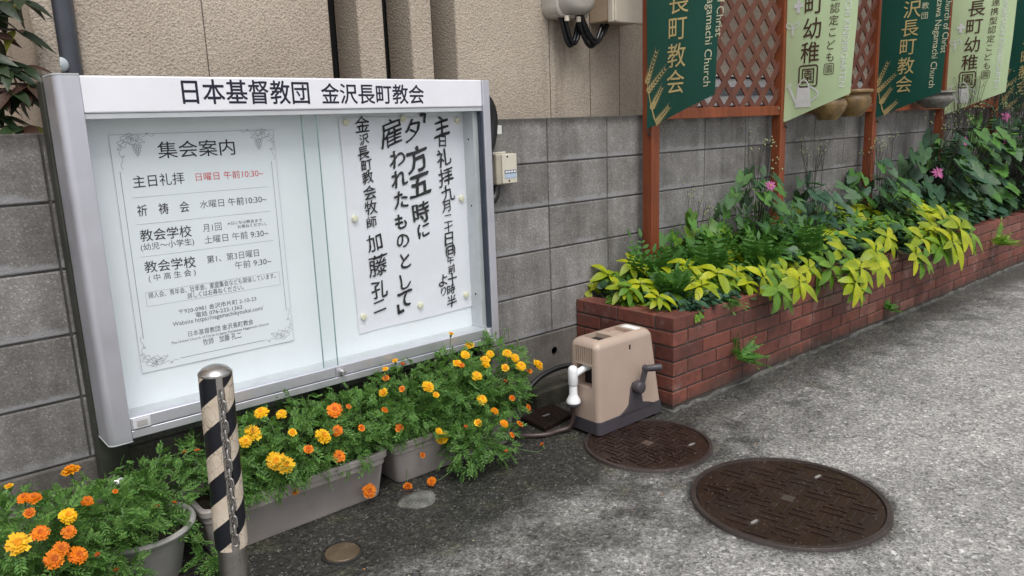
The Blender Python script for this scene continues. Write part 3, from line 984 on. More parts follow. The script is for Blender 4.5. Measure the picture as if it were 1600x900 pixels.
def make_banner(x, Y0, BW, kind, name, label):
    root = thing('banner', label, 'banner', (x, Y0, 1.25), 'banners hanging from the trellis posts')
    def F(u, z, o=0.0):
        s = max(0, 1.75-z)
        return V((x + wave(u, z) - o, Y0 - u*(1 - .06*s), z))
    b = MB()
    NU, NZ = 14, 40
    vs = []; fs = []
    for j in range(NZ+1):
        for i in range(NU+1):
            u = BW*i/NU; z = zb(u) + (2.72-zb(u))*(j/NZ)
            vs.append(F(u, z))
    for j in range(NZ):
        for i in range(NU):
            a = j*(NU+1)+i
            fs.append((a, a+1, a+NU+2, a+NU+1))
    b.add(vs, fs, 0, True)
    b.build('cloth', DGREEN if kind == 0 else LGREEN, root)
    def loc(px, py, k):
        p = atX(px, py, BPOS[k][0]); s = max(0, 1.75-p.z)
        return ((BPOS[k][1] - p.y)/(1-.06*s), p.z)
    def char(mb, ch, u, z, h, bold=0, w=None):
        vs, fs, (ax, ay, bx, by) = glyphs(ch, bold, 3)
        s = h/.88
        mb.add([F(u + (v[0]-(ax+bx)/2)*s, z + (v[1]-(ay+by)/2)*s, .0025 + v[2]*.00006) for v in vs], fs)
    def down(mb, txt, u, zend, clen, bold=0):
        """latin line turned a quarter clockwise, read downwards and ending at zend"""
        vs, fs, (ax, ay, bx, by) = glyphs(txt, bold, 3)
        s = clen/(bx-ax)
        mb.add([F(u + v[1]*s, zend + (bx - v[0])*s, .0025 + v[2]*.00006) for v in vs], fs)
    def strip(mb, pts, w, o=.0028):
        for (u0, z0), (u1, z1) in zip(pts[:-1], pts[1:]):
            du, dz = u1-u0, z1-z0; L = math.hypot(du, dz) or 1; nu, nz = -dz/L*w/2, du/L*w/2
            mb.add([F(u0-nu, z0-nz, o), F(u1-nu, z1-nz, o), F(u1+nu, z1+nz, o), F(u0+nu, z0+nz, o)], [(0,1,2,3)])
    def blob(mb, pts, o=.0026):
        n = len(pts); cu = sum(p[0] for p in pts)/n; cz = sum(p[1] for p in pts)/n
        mb.add([F(cu, cz, o)] + [F(u, z, o) for u, z in pts], [(0, i+1, (i+1) % n+1) for i in range(n)])
    def ell(cu, cz, ru, rz, rot=0, n=16):
        return [(cu + ru*math.cos(a)*math.cos(rot) - rz*math.sin(a)*math.sin(rot), cz + ru*math.cos(a)*math.sin(rot) + rz*math.sin(a)*math.cos(rot)) for a in [2*PI*i/n for i in range(n)]]
    if kind == 0:
        t = MB()
        ua, za = loc(1414, 131.5, 2); ub, zc = loc(1427, 14.5, 2)
        u0 = ua; pit = (zc-za)/4
        for i, ch in enumerate('会教町長沢金'): char(t, ch, u0 + (ub-ua)*i/4, za + pit*i, .102, .003)
        t.build('lettering', GOLD, root)
        t = MB()
        uu, ze = loc(1453, 137, 2)
        down(t, 'in Japan Kanazawa Nagamachi Church', uu, ze, .84, .0)
        t.build('small_lettering', CREAMT, root)
        t = MB()
        uu, ze = loc(1471, 83, 2)
        down(t, 'The United Church of Christ', uu, ze, .60, .0)
        t.build('small_lettering', CREAMT, root)
        t = MB()
        uk, zk = loc(1446, 24.6, 2)
        for i, ch in enumerate('団教督基本日'): char(t, ch, uk, zk + .062*i, .040)
        t.build('small_lettering', CREAMT, root)
        t = MB()
        foot = loc(1028, 197, 0)
        for (bx_, by_, tx, ty) in ((1012,128,1028,82), (1014,142,1042,108), (1020,168,1036,138), (1028,190,1047,168)):
            A = loc(bx_, by_, 0); T = loc(tx, ty, 0)
            strip(t, [foot, ((foot[0]+A[0])/2-.008, (foot[1]+A[1])/2), A, ((A[0]*2+T[0])/3, (A[1]*2+T[1])/3)], .0035)
            L = math.hypot(T[0]-A[0], T[1]-A[1]); an = math.atan2(T[1]-A[1], T[0]-A[0])
            for i in range(9):
                f = i/8; cu = A[0]+(T[0]-A[0])*f; cz = A[1]+(T[1]-A[1])*f; g = (1-.45*f)
                for sg in (-1, 1):
                    nu, nz = -math.sin(an)*sg*.009*g, math.cos(an)*sg*.009*g
                    blob(t, ell(cu+nu, cz+nz, .0125*g, .0052*g, an + sg*.45, 9))
                    strip(t, [(cu+nu*1.4, cz+nz*1.4), (cu+nu*2.6+.02*math.cos(an), cz+nz*2.6+.02*math.sin(an))], .0011)
        t.build('wheat_print', GOLD, root)
    else:
        t = MB()
        pts = [loc(1264.7,119,1), loc(1269,79.5,1), loc(1273,39,1), loc(1279,5.8,1)]
        pit = (pts[3][1]-pts[0][1])/3
        for i, ch in enumerate('園稚幼町長'):
            u = pts[0][0] + (pts[3][0]-pts[0][0])*i/3*.5; z = pts[0][1] + pit*i
            char(t, ch, u, z, .082 if i == 0 else .108, .006)
            if i == 0:
                h = .058; r_ = .014
                sq = [(u+a-0, z+c) for a, c in rrect(0, 0, 2*h, 2*h, r_, 4)]
                strip(t, sq + [sq[0]], .009)
        t.build('lettering', BROWNT, root)
        t = MB()
        us, zs = loc(1298,107.8,1); ut, zt = loc(1311,11.6,1)
        for i, ch in enumerate('園もどこ定認型携連'):
            u = us + (ut-us)*i/5*.4; z = zs + (zt-zs)*i/5
            char(t, ch, u, z, .040 if i == 0 else .050, .0)
            if i == 0:
                sq = [(u+a, z+c) for a, c in rrect(0, 0, .056, .056, .007, 3)]
                strip(t, sq + [sq[0]], .004)
        t.build('small_lettering', BROWNT, root)
        t = MB()
        uu, ze = loc(1313.5, 136, 1)
        down(t, 'NAGAMACHI KINDERGARTEN', uu, ze, .66, .004)
        t.build('latin_lettering', WHITET, root)
        # cross, sprout and a plain watering can in white
        t = MB()
        cu, cz = loc(1250, 11, 1)
        strip(t, [(cu, cz-.034), (cu, cz+.034)], .022); strip(t, [(cu-.028, cz+.006), (cu+.028, cz+.006)], .022, .0031)
        t.build('cross_print', WHITET, root)
        t = MB()
        cu, cz = loc(1240, 48, 1)
        strip(t, [(cu, cz-.03), (cu+.002, cz+.012)], .012)
        for sg in (-1, 1):
            ring_ = ell(cu + sg*.022, cz+.026, .022, .013, sg*.5); strip(t, ring_+[ring_[0]], .006)
        t.build('sprout_print', WHITET, root)
        t = MB()
        cu, cz = loc(1236, 148, 1)
        cu = max(cu, .125)
        blob(t, [(cu-.040,cz+.045),(cu+.040,cz+.045),(cu+.052,cz-.075),(cu-.052,cz-.075)])
        hd = [(cu+.043+.052*math.sin(PI*q/14), cz+.040-.085*q/14) for q in range(15)]; strip(t, hd, .009)
        tp = [(cu-.036+.072*q/14, cz+.046+.034*math.sin(PI*q/14)) for q in range(15)]; strip(t, tp, .008)
        strip(t, [(cu-.048,cz-.05),(cu-.078,cz+.005),(cu-.098,cz+.045)], .014)
        strip(t, [(cu-.112,cz+.040),(cu-.082,cz+.058)], .012, .0032)
        t.build('watering_can_print', WHITET, root)
    # cord that ties the lower corner to the post
    b = MB()
    p = F(.004, zb(.004)+.006)
    b.tube([p, p+V((-.005,-.008,-.02)), p+V((.006,-.02,-.04)), V((x+.004, Y0+.004, p.z-.03))], .0022, 6)
    b.lathe([(.005,-.002),(.008,-.002),(.008,.002),(.005,.002)], p + V((.002,-.01,-.03)), 12, axis='Y')
    b.build('tie', plain('dark_tie_cord', (.025,.022,.02), .45, .3), root)
    return root
BL = ['dark green church banner nearest the notice board with gold wheat and lettering', 'light green kindergarten banner nearest the notice board hanging over the two brown pots',
      'dark green church banner between the two light green banners', 'light green kindergarten banner partly hidden by tall flowering plants',
      'dark green church banner at the right edge of the photo behind tall foliage']
for k in range(5): make_banner(*BPOS[k], k % 2, 'banner', BL[k])

# ------------------------------------------------------------------ hose reel
reel = thing('hose_reel', 'beige and dark grey covered hose reel with crank handle beside the brick bed', 'hose reel', (-.07, -.48, 0))
BEIGE = plain('beige_moulded_plastic', (.40,.305,.245), .42, 0, .05, 7, bump=.15, bs=400, bd=.0004)
DKP = plain('dark_violet_grey_plastic', (.050,.044,.052), .45, 0, .1)
WHP = plain('white_plastic', (.80,.81,.82), .28, 0, .03)
HOSE = plain('brown_hose', (.060,.040,.036), .40, 0, .15)
def rr3(x0, x1, y0, y1, r, z, n=6):
    return [(x, y, z) for x, y in rrect((x0+x1)/2, (y0+y1)/2, x1-x0, y1-y0, r, n)]
b = MB()
H = .395
rings = []
def sect(z, inset, r):
    f = (z-.02)/(H-.02)
    return rr3(-.284+.001*f+inset, .122-.058*f-inset, -.566+.010*f+inset, -.396-.004*f-inset, r, z)
rings.append(sect(.067, 0, .022))
for z in (.12, .2, .28, .370): rings.append(sect(z, 0, .024))
for i in range(1, 8):
    a = math.radians(90*i/7)
    rings.append(sect(.370 + .034*math.sin(a), .034*(1-math.cos(a)), .026))
b.loft(rings)
hs_ = b.build('housing', BEIGE, reel, fixn=True)
def cut(target, mb, name='cut', mat=None):
    c = mb.build('cutter', target.data.materials[0], None, fixn=True)
    md = target.modifiers.new('b', 'BOOLEAN'); md.operation = 'DIFFERENCE'; md.object = c; md.solver = 'EXACT'; md.use_self = True
    dg = bpy.context.evaluated_depsgraph_get()
    me = bpy.data.meshes.new_from_object(target.evaluated_get(dg))
    target.modifiers.clear(); old = target.data; target.data = me
    me.set_sharp_from_angle(angle=.6)
    wnm = target.modifiers.new('weighted_normals', 'WEIGHTED_NORMAL'); wnm.keep_sharp = True; wnm.weight = 90
    bpy.data.objects.remove(c)
c_ = MB()
c_.box(-.32, -.21, -.528, -.440, .205, .300)            # nozzle window in the end face
c_.box(-.240, -.158, -.528, -.434, .33, .43)           # grip slot in the lid
c_.box(-.122, -.036, -.528, -.434, .388, .43)           # shallow tray in the lid
for i in range(8): c_.box(-.32, -.274, -.528+i*.0122, -.5225+i*.0122, .310, .376)    # vents
c_.box(-.090, -.078, -.60, -.548, .335, .357)
cut(hs_, c_)
b = MB()
REC_SHADE = plain('painted_recess_shade', (.012,.010,.011), .6)  # painted shade: near-black blocks that darken the openings in the housing
b.box(-.232, -.2, -.53, -.435, .19, .31); b.build('recess_shade_block', REC_SHADE, hs_)
b = MB(); b.box(-.222, -.155, -.531, -.431, .32, .384); b.build('recess_shade_block', REC_SHADE, hs_)
b = MB(); b.box(-.094, -.074, -.554, -.549, .332, .360); b.build('recess_shade_block', REC_SHADE, hs_)
b = MB()
b.loft([sect(.014, -.004, .02), sect(.0665, -.003, .022), sect(.068, -.001, .022)])
b.box(-.262, -.235, -.56, -.53, 0, .0135); b.box(.08, .11, -.56, -.53, 0, .0135); b.box(-.262, -.235, -.43, -.405, 0, .0135); b.box(.08, .11, -.43, -.405, 0, .0135)
# pylon that carries the crank, standing proud of the front
b.prism([(-.158, .068), (.060, .068), (.022, .082), (-.018, .092), (-.038, .175), (-.044, .19), (-.076, .19), (-.088, .17), (-.103, .10), (-.124, .084)], -.5725, -.555)
b.build('base', DKP, reel, fixn=True)
b = MB()
b.lathe([(0,-.031),(.022,-.031),(.0260,-.028),(.0275,-.022),(.0275,.0)], (-.060, -.573, .172), 28, axis='Y')
b.bar((-.056, -.596, .184), (-.035, -.600, .250), .023, .013, V((0,1,0)))
b.lathe([(0,-.012),(.014,-.012),(.015,-.006),(.015,.006),(0,.007)], (-.034, -.598, .252), 20, axis='Y')
b.tube([(-.034,-.600,.252),(-.024,-.613,.253),(.012,-.640,.255),(.016,-.643,.255)], [.012,.0145,.0155,.014], 16)
b.build('crank', DKP, reel, fixn=False)
b = MB(); b.box(-.020, .016, -.530, -.450, .4030, .4052); b.build('label', plain('white_sticker', (.80,.82,.84), .35), reel)
b = MB()
b.tube([(-.215,-.490,.292),(-.270,-.474,.281),(-.314,-.461,.262)], [.014,.014,.014], 16)
b.lathe([(0,.300),(.010,.299),(.0175,.292),(.0205,.280),(.0205,.222),(.0165,.216),(.015,.214)], (-.322,-.458,0), 24)
b.lathe([(.015,.2135),(.017,.212),(.0175,.18),(.0195,.172),(.028,.156),(.030,.148),(.030,.143),(0,.143)], (-.322,-.458,0), 24)
nz_ = b.build('nozzle', WHP, reel)
b = MB(); b.lathe([(0,.1425),(.0295,.1425),(.0300,.134),(.026,.130),(0,.130)], (-.322,-.458,0), 24); b.build('nozzle_ring', DKP, nz_)
b = MB()
hp = [V((-.320,-.456,.129)), V((-.316,-.450,.10)), V((-.312,-.440,.055)), V((-.325,-.425,.022)), V((-.37,-.405,.014)), V((-.42,-.395,.012)), V((-.47,-.36,.012)), V((-.53,-.30,.012))]
b.tube(smoothpath(hp), .0095, 12)
b.build('hose', HOSE, reel)

sp = thing('supply_pipe', 'black rubber water pipe rising from the corner behind the hose reel', 'pipe', (-.2, -.1, 0))
b = MB(); b.tube(smoothpath([V((-.50,-.20,.02)), V((-.42,-.17,.06)), V((-.30,-.15,.115)), V((-.20,-.14,.155)), V((-.06,-.15,.17)), V((.06,-.2,.15))]), .012, 12); b.build('tube', plain('black_rubber', (.010,.010,.011), .35), sp)
kb = MB()
kb.box(-.245, .12, -.150, -.012, -.01, .080)
tag(kb.build('concrete_kerb', m_rough('mossy_dark_concrete', (.020,.020,.014), (.07,.066,.05), 12), bevel=.006), 'dark mossy concrete kerb block behind the hose reel', 'kerb')
mc = thing('meter_lid', 'dark brown rectangular water meter lid on the ground left of the hose reel', 'cover', (-.28, -.26, 0))
b = MB()
q = [V((-.377,-.185,0)), V((-.392,-.352,0)), V((-.19,-.322,0)), V((-.165,-.160,0))]
def slab(mb, q, z0, z1):
    mb.add([(p.x,p.y,z0) for p in q] + [(p.x,p.y,z1) for p in q], [(3,2,1,0),(4,5,6,7),(0,1,5,4),(1,2,6,5),(2,3,7,6),(3,0,4,7)])
slab(b, q, -.01, .020)
IRONM = plain('wet_brown_cast_iron', (.026,.017,.014), .34, .35, .35, 12)
b.build('plate', IRONM, mc, fixn=True, bevel=.003)
b = MB()
for i in range(12):
    f = (i+.7)/12.6
    A = q[1].lerp(q[2], f); B = q[0].lerp(q[3], f); d = (B-A)
    b.bar(A + d*.04 + V((0,0,.0205)), A + d*.96 + V((0,0,.0205)), .006, .004)
b.build('ribs', IRONM, mc)
b = MB()
for (u, w_) in ((.45,.5),): 
    c = q[1].lerp(q[2], u).lerp(q[0].lerp(q[3], u), w_); b.box(c.x-.02, c.x+.02, c.y-.005, c.y+.005, .0226, .0232)
b.build('name_plate', plain('worn_grey_metal', (.16,.15,.15), .5), mc)

# ------------------------------------------------------------------ manhole covers
def m_iron(name, c0, c1):
    k = NT(name)
    n = k.noise(7, 6, .65)
    c = k.ramp(n, [(.3, c0), (.7, c1)])
    g = k.voro(260, 'F1', 'Color'); s = k.node('ShaderNodeSeparateColor'); k.link(g, s.inputs[0])
    c = k.mix(k.math('MULTIPLY', k.smooth(s.outputs[0], .980, .992), .35), c, (.35,.31,.26))
    k.set(c, k.ramp(k.noise(5, 5, .65), [(.35, .24), (.65, .50)]), .25, .5)
    k.bump(k.noise(190, 4, .7), .5, .0015)
    return k.m
def m_wet():
    return m_iron('wet_rusty_iron', (.020,.0105,.0075), (.038,.020,.0145))
IRON = m_wet()
IRON_RIM = m_iron('worn_iron_rim', (.038,.028,.026), (.062,.048,.045))
def manhole(cx, cy, R, ang, cell, label, slots_, plate):
    root = thing('manhole_cover', label, 'manhole cover', (cx, cy, 0), 'round cast iron covers in the pavement')
    b = MB()
    b.lathe([(R*.940,.004),(R*.945,.0110),(R*.995,.0110),(R,.009),(R+.004,-.01)], (cx, cy, 0), 72)
    b.build('rim', IRON_RIM, root)
    b = MB()
    b.lathe([(0,.007),(R*.5,.007),(R*.930,.007),(R*.935,.003)], (cx, cy, 0), 72)
    d = b.build('disc', IRON, root)
    b = MB()
    ca, sa = math.cos(ang), math.sin(ang)
    n = int(R/cell)+2
    for i in range(-n, n+1):
        for j in range(-n, n+1):
            ux, uy = i*cell, j*cell
            for s_ in (-.8, .8):
                o = s_*cell*.29
                if (i+j) % 2: a_ = (ux-cell*.52, uy+o); c_2 = (ux+cell*.52, uy+o)
                else: a_ = (ux+o, uy-cell*.52); c_2 = (ux+o, uy+cell*.52)
                if max(math.hypot(*a_), math.hypot(*c_2)) > R*.91: continue
                if any(math.hypot(ux-px_, uy-py_) < cell*.6 for px_, py_ in slots_+[(0,0)]): continue
                T = lambda p: V((cx + p[0]*ca - p[1]*sa, cy + p[0]*sa + p[1]*ca, .0088))
                b.bar(T(a_), T(c_2), cell*.17, .0055)
    b.build('raised_pattern', IRON, root, bevel=.001, seg=1)
    b = MB()
    for (px_, py_) in slots_:
        x_ = cx + px_*ca - py_*sa; y_ = cy + px_*sa + py_*ca
        b.loft([[(x_ + a*.026*s, y_ + c*.011*s, z) for a, c in [(math.cos(t*PI/8), math.sin(t*PI/8)) for t in range(16)]] for z, s in ((.0072,1.0),(.0095,1.0),(.0097,.8))])
        b.loft([[(x_ + a*.018, y_ + c*.006, z) for a, c in [(math.cos(t*PI/8), math.sin(t*PI/8)) for t in range(16)]] for z in (.0098,.0104)], mi=1)
    b.build('lifting_slot', [plain('grey_worn_iron', (.075,.062,.058), .35, .4), plain('pale_grit', (.24,.225,.21), .5)], root)
    b = MB()
    w_ = .019
    T = lambda p: (cx + p[0]*ca - p[1]*sa, cy + p[0]*sa + p[1]*ca)
    pts = [T(p) for p in ((-w_,-w_),(w_,-w_),(w_,w_),(-w_,w_))]
    b.add([(x_, y_, .0074) for x_, y_ in pts] + [(x_, y_, .0105) for x_, y_ in pts], [(4,5,6,7),(0,1,5,4),(1,2,6,5),(2,3,7,6),(3,0,4,7)])
    b.build('centre_plate', plate, root, bevel=.001, seg=1)
    return root
manhole(-.2186, -1.364, .319, .18, .074, 'large wet brown manhole cover with woven bar pattern in the open pavement', [(-.215,.03),(.215,-.03)], plain('pale_worn_plate', (.075,.062,.052), .45, .3))
manhole(-.191, -.739, .252, .06, .052, 'smaller dark brown manhole cover under the front of the hose reel', [(.10,-.14)], plain('brown_worn_plate', (.10,.07,.055), .4, .3))
co = thing('cleanout_lid', 'small round tan drain lid on the dark pavement below the planter', 'cover', (-1.474, -.600, 0))
b = MB(); b.lathe([(0,.010),(.040,.0095),(.052,.0085),(.054,.006),(.055,-.01)], (-1.474,-.600,0), 32); b.build('disc', m_iron('dull_brass', (.06,.042,.026), (.17,.125,.08)), co)
b = MB(); b.lathe([(.0575,.006),(.064,.005),(.066,-.01)], (-1.474,-.600,0), 32); b.build('ring', plain('dark_lid_ring', (.02,.02,.02), .5), co)
random.seed(21)
b = MB()
n = 40; rad = [.066*(1+.08*math.sin(3*a)+.04*random.uniform(-1,1)) for a in [2*PI*i/n for i in range(n)]]
rings = [[(-1.111 + r_*s*math.cos(2*PI*i/n)*1.05, -.475 + r_*s*math.sin(2*PI*i/n)*.85, z) for i, r_ in enumerate(rad)] for s, z in ((1.05,-.004),(1,.003),(.8,.010),(.45,.012),(.25,.007),(.05,.007))]
b.loft(rings, cap0=False)
tag(b.build('cement_patch', m_rough('pale_cement_patch', (.07,.07,.062), (.19,.19,.175), 20, 120)), 'round pale cement patch on the dark pavement in front of the right planter', 'patch')

# ------------------------------------------------------------------ striped bollard
BX, BY, BR = -1.852, -.80, .0368
bo = thing('bollard', 'steel bollard with cracked black and ivory diagonal stripes and a chain down its front', 'bollard', (BX, BY, 0))
SST = plain('satin_stainless', (.50,.48,.46), .30, 1, .12, 9)
b = MB(); b.lathe([(BR-.002,-.05),(BR-.002,.262)], (BX,BY,0), 48); b.lathe([(BR-.002,.262),(BR-.002,.716)], (BX,BY,0), 48)
b.build('post', SST, bo)
k = NT('barber_stripe_tape')
x_, y_, z_ = k.xyz()
# angle about the post's own axis
SA = math.atan2(CAM_POS.y-BY, CAM_POS.x-BX) + .22
dx_, dy_ = k.math('SUBTRACT', x_, BX), k.math('SUBTRACT', y_, BY)
al = k.math('ADD', k.math('MULTIPLY', dx_, math.cos(SA)), k.math('MULTIPLY', dy_, math.sin(SA)))
ac = k.math('SUBTRACT', k.math('MULTIPLY', dy_, math.cos(SA)), k.math('MULTIPLY', dx_, math.sin(SA)))
th = k.math('ARCTAN2', ac, al)
ph = k.math('FRACT', k.math('ADD', k.math('SUBTRACT', k.math('DIVIDE', z_, .1265), k.math('MULTIPLY', th, 1.55/(2*PI))), 10.09))
st = k.math('GREATER_THAN', ph, .50)
iv = k.ramp(k.noise(16, 6, .7), [(.3, (.46,.375,.285)), (.7, (.64,.56,.46))])
crk = k.voro(62, 'DISTANCE_TO_EDGE', 'Distance', (1,1,.6))
cm = k.math('MULTIPLY', k.math('SUBTRACT', 1.0, k.smooth(crk, .006, .028)), k.smooth(k.noise(13, 3, .6), .40, .54))
iv = k.mix(k.math('MULTIPLY', cm, .8), iv, (.10,.085,.07))
k.set(k.mix(st, iv, (.008,.009,.014)), .36, 0, .45)
TAPE = k.m
b = MB()
# sleeve with a slit where the chain runs
def sleeve(z):
    out = []
    n = 60
    for i in range(n+1):
        a = SA + .24 + (2*PI-.48)*i/n
        out.append((a, z))
    return out
vs = []; fs = []
zz = [.272, .42, .57, .722]
for rad_ in (BR+.0022, BR-.001):
    for z in zz:
        for a, _ in sleeve(z): vs.append((BX + rad_*math.cos(a), BY + rad_*math.sin(a), z))
n = 61
for l in range(2):
    for j in range(len(zz)-1):
        for i in range(n-1):
            o = l*len(zz)*n; q_ = (o+j*n+i, o+j*n+i+1, o+(j+1)*n+i+1, o+(j+1)*n+i)
            fs.append(q_ if l == 0 else q_[::-1])
o = len(zz)*n
for j in range(len(zz)-1):
    fs.append((j*n, (j+1)*n, o+(j+1)*n, o+j*n)); fs.append((j*n+n-1, o+j*n+n-1, o+(j+1)*n+n-1, (j+1)*n+n-1))
for i in range(n-1):
    fs.append((i, o+i, o+i+1, i+1)); t_ = (len(zz)-1)*n; fs.append((t_+i, t_+i+1, o+t_+i+1, o+t_+i))
b.add(vs, fs, 0, True)
b.build('striped_sleeve', TAPE, bo)
b = MB(); b.lathe([(BR-.002,.7165),(BR+.0022,.7168),(BR+.0028,.7195),(BR+.0018,.7225),(BR*.8,.732),(BR*.45,.738),(0,.7405)], (BX,BY,0), 48)
b.build('cap', SST, bo)
ch = MB()
cd_ = V((math.cos(SA), math.sin(SA), 0)); ct = V((-math.sin(SA), math.cos(SA), 0))
NL = 16
for i in range(NL):
    z = .670 - i*.0245
    cc = V((BX,BY,z)) + cd_*(BR+.006)
    side = (ct*.9 + cd_*.45).normalized() if i % 2 else (ct*-.25 + cd_*.95).normalized()
    pts = []
    for k_ in range(16):
        a = 2*PI*k_/16
        pts.append(cc + side*(.0072*math.cos(a)) + V((0,0,1))*(.0095*math.sin(a) + (.0068 if math.sin(a) > 0 else -.0068)))
    ch.tube(pts, .0030, 6, closed=True)
ch.build('chain', plain('grey_chain_steel', (.42,.40,.38), .3, 1, .2, 40), bo)

# it has been knocked slightly out of plumb
fh = V((_f.x, _f.y, 0)).normalized()
bo.rotation_euler = Matrix.Rotation(math.radians(1.4), 3, fh).to_euler()
bo.location = V((BX, BY, 0)) - V((fh.y, -fh.x, 0))*.019

# ------------------------------------------------------------------ plastic planters
PLAST = plain('taupe_planter_plastic', (.30,.27,.255), .55, 0, .14, 8, bump=.2, bs=200, bd=.0006)
PLAST2 = plain('grey_pot_plastic', (.36,.345,.33), .5, 0, .15, 8)
def trough(x0, x1, y0, y1, h, label):
    root = thing('planter_box', label, 'planter', ((x0+x1)/2, (y0+y1)/2, 0), 'plastic planters along the foot of the board')
    b = MB()
    def rg(z, e, r=.025): return rr3(x0-e, x1+e, y0-e, y1+e, r, z, 4)
    b.loft([rg(.002,-.022), rg(.012,-.018), rg(h*.72,-.004), rg(h*.74,.0), rg(h*.86,.001), rg(h*.88,.008), rg(h*.98,.009), rg(h,.006), rg(h,-.006), rg(h*.7,-.012)], cap1=False)
    b.build('body', PLAST, root)
    b = MB(); b.add(rg(h*.86,-.010), [tuple(range(len(rg(0,0))))]); b.build('soil', SOIL, root)
    return root
trough(-1.795, -1.165, -.372, -.165, .172, 'long taupe plastic planter under the middle of the notice board beside the bollard')
trough(-1.115, -.535, -.345, -.14, .165, 'taupe plastic planter overgrown with marigolds under the right half of the notice board')
def round_pot(cx, cy, r, h, label):
    root = thing('flower_pot', label, 'flower pot', (cx, cy, 0), 'round pots under the left end of the board')
    b = MB()
    b.lathe([(0,.002),(r*.58,.002),(r*.62,.01),(r*.80,h*.78),(r*.84,h*.84),(r*.98,h*.89),(r*1.02,h*.96),(r*1.0,h),(r*.92,h),(r*.82,h*.86)], (cx,cy,0), 40)
    b.build('body', PLAST2, root)
    b = MB(); b.lathe([(0,h*.88),(r*.83,h*.88)], (cx,cy,0), 24); b.build('soil', SOIL, root)
round_pot(-1.955, -.315, .145, .172, 'grey round plastic pot with a flared rim left of the bollard')
round_pot(-2.215, -.44, .145, .172, 'grey round plastic pot hidden under marigolds at the left edge')
# ------------------------------------------------------------------ leaves and flowers
def rv(s=1.0): return V((random.uniform(-s,s), random.uniform(-s,s), random.uniform(-s,s)))
def perp(d, n):
    d = V(d).normalized(); n = V(n); n = n - d*n.dot(d)
    if n.length < 1e-5: n = V((1,0,0)) - d*d.x
    n.normalize(); return d, n, d.cross(n)

def blade(mb, o, d, n, L, W, prof, droop=.3, fold=.15, seg=5, mi=0, curl=0.0):
    """one leaf: midrib from o along d, upper face towards n"""
    d, n, s = perp(d, n)
    vs = []; fs = []
    for i in range(seg+1):
        t = i/seg
        c = V(o) + d*(L*t) - n*(droop*L*t*t) + V((0,0,-1))*(curl*L*t*t)
        w = W*.5*prof(t)
        vs += [c - s*w + n*(fold*w), c, c + s*w + n*(fold*w)]
    for i in range(seg):
        a = i*3
        fs += [(a, a+1, a+4, a+3), (a+1, a+2, a+5, a+4)]
    mb.add(vs, fs, mi, True)

OBOV = lambda t: max(.04, math.sin(PI*min(1, t**1.35*.93+.03))**.85)
ELL = lambda t: max(.03, math.sin(PI*(t*.95+.03))**.9)
LANCE = lambda t: max(.03, math.sin(PI*min(1, (t**.75)*.97+.02)))

def outline_leaf(mb, o, d, n, R, shape, cup=.15, mi=0, N=26):
    """broad leaf as a fan: shape(angle) gives the radius, angle 0 is the tip"""
    d, n, s = perp(d, n)
    c = V(o) + d*(R*.38)
    vs = [c]
    for i in range(N):
        a = 2*PI*i/N
        r = R*shape(a)
        x = r*math.cos(a); y = r*math.sin(a)
        vs.append(c + d*x + s*y + n*(cup*(abs(y)*.9 - .4*r*r/R)) + n*random.uniform(-.02,.02)*R)
    mb.add(vs, [(0, i+1, (i+1) % N+1) for i in range(N)], mi, True)
def heart(a):
    a = (a+PI) % (2*PI) - PI
    return .62*(1 + .18*math.cos(a)) * (1 - .45*math.exp(-((abs(a)-PI)/.38)**2)) * (1 + .18*math.exp(-(a/.3)**2))
def lobed(a):
    a = (a+PI) % (2*PI) - PI
    base = .50 + .30*max(0, math.cos(2.5*a))**1.3 + .10*math.exp(-(a/.35)**2)
    return base*(1 - .55*math.exp(-((abs(a)-PI)/.35)**2)) * (1 + .07*math.cos(17*a))

MG = leafmat('marigold_foliage', (.085,.225,.045), (.23,.42,.10), .5, .38)
MGSTEM = plain('marigold_stem', (.07,.13,.04), .5)
YEL = leafmat('yellow_marigold_petal', (.92,.47,.006), (.98,.64,.02), .55, .25, .25)
ORA = leafmat('orange_marigold_petal', (.88,.20,.005), (.95,.31,.012), .55, .25, .25)
DOR = leafmat('deep_orange_petal', (.55,.10,.008), (.72,.17,.012), .55, .2, .25)
MIDY = leafmat('golden_orange_petal', (.82,.30,.006), (.92,.42,.012), .55, .25, .25)
BROWNF = leafmat('withered_petal', (.16,.045,.012), (.35,.10,.02), .7, .15, .2)
CALYX = plain('green_calyx', (.10,.16,.05), .5)

def feather(mb, o, d, n, L, mi=0):
    """finely divided marigold leaf"""
    d, n, s = perp(d, n)
    k = random.choice((4,5,5,6))
    sag = random.uniform(.1,.5)
    def pt(t): return V(o) + d*(L*t) - V((0,0,1))*(sag*L*t*t)
    wd = .0010
    mb.add([pt(0)-s*wd, pt(0)+s*wd, pt(1)+s*wd*.4, pt(1)-s*wd*.4], [(0,1,2,3)], mi)
    for i in range(k+1):
        t = .22 + .78*i/k
        l = L*(.38 if i < k else .36)*(1-.25*abs(t-.55))*random.uniform(.8,1.15)
        w = l*.38
        for sg in ((-1,1) if i < k else (0,)):
            dd = (d*(.62 if sg else 1) + s*(sg*.85) + n*random.uniform(-.15,.25)).normalized()
            a = pt(t); sd_ = dd.cross(n).normalized()*w*.5
            q_ = a + dd*(l*.5) + n*(l*.05)
            e = a + dd*l - V((0,0,1))*(l*.12)
            mb.add([a, q_-sd_, e, q_+sd_], [(0,1,2),(0,2,3)], mi)

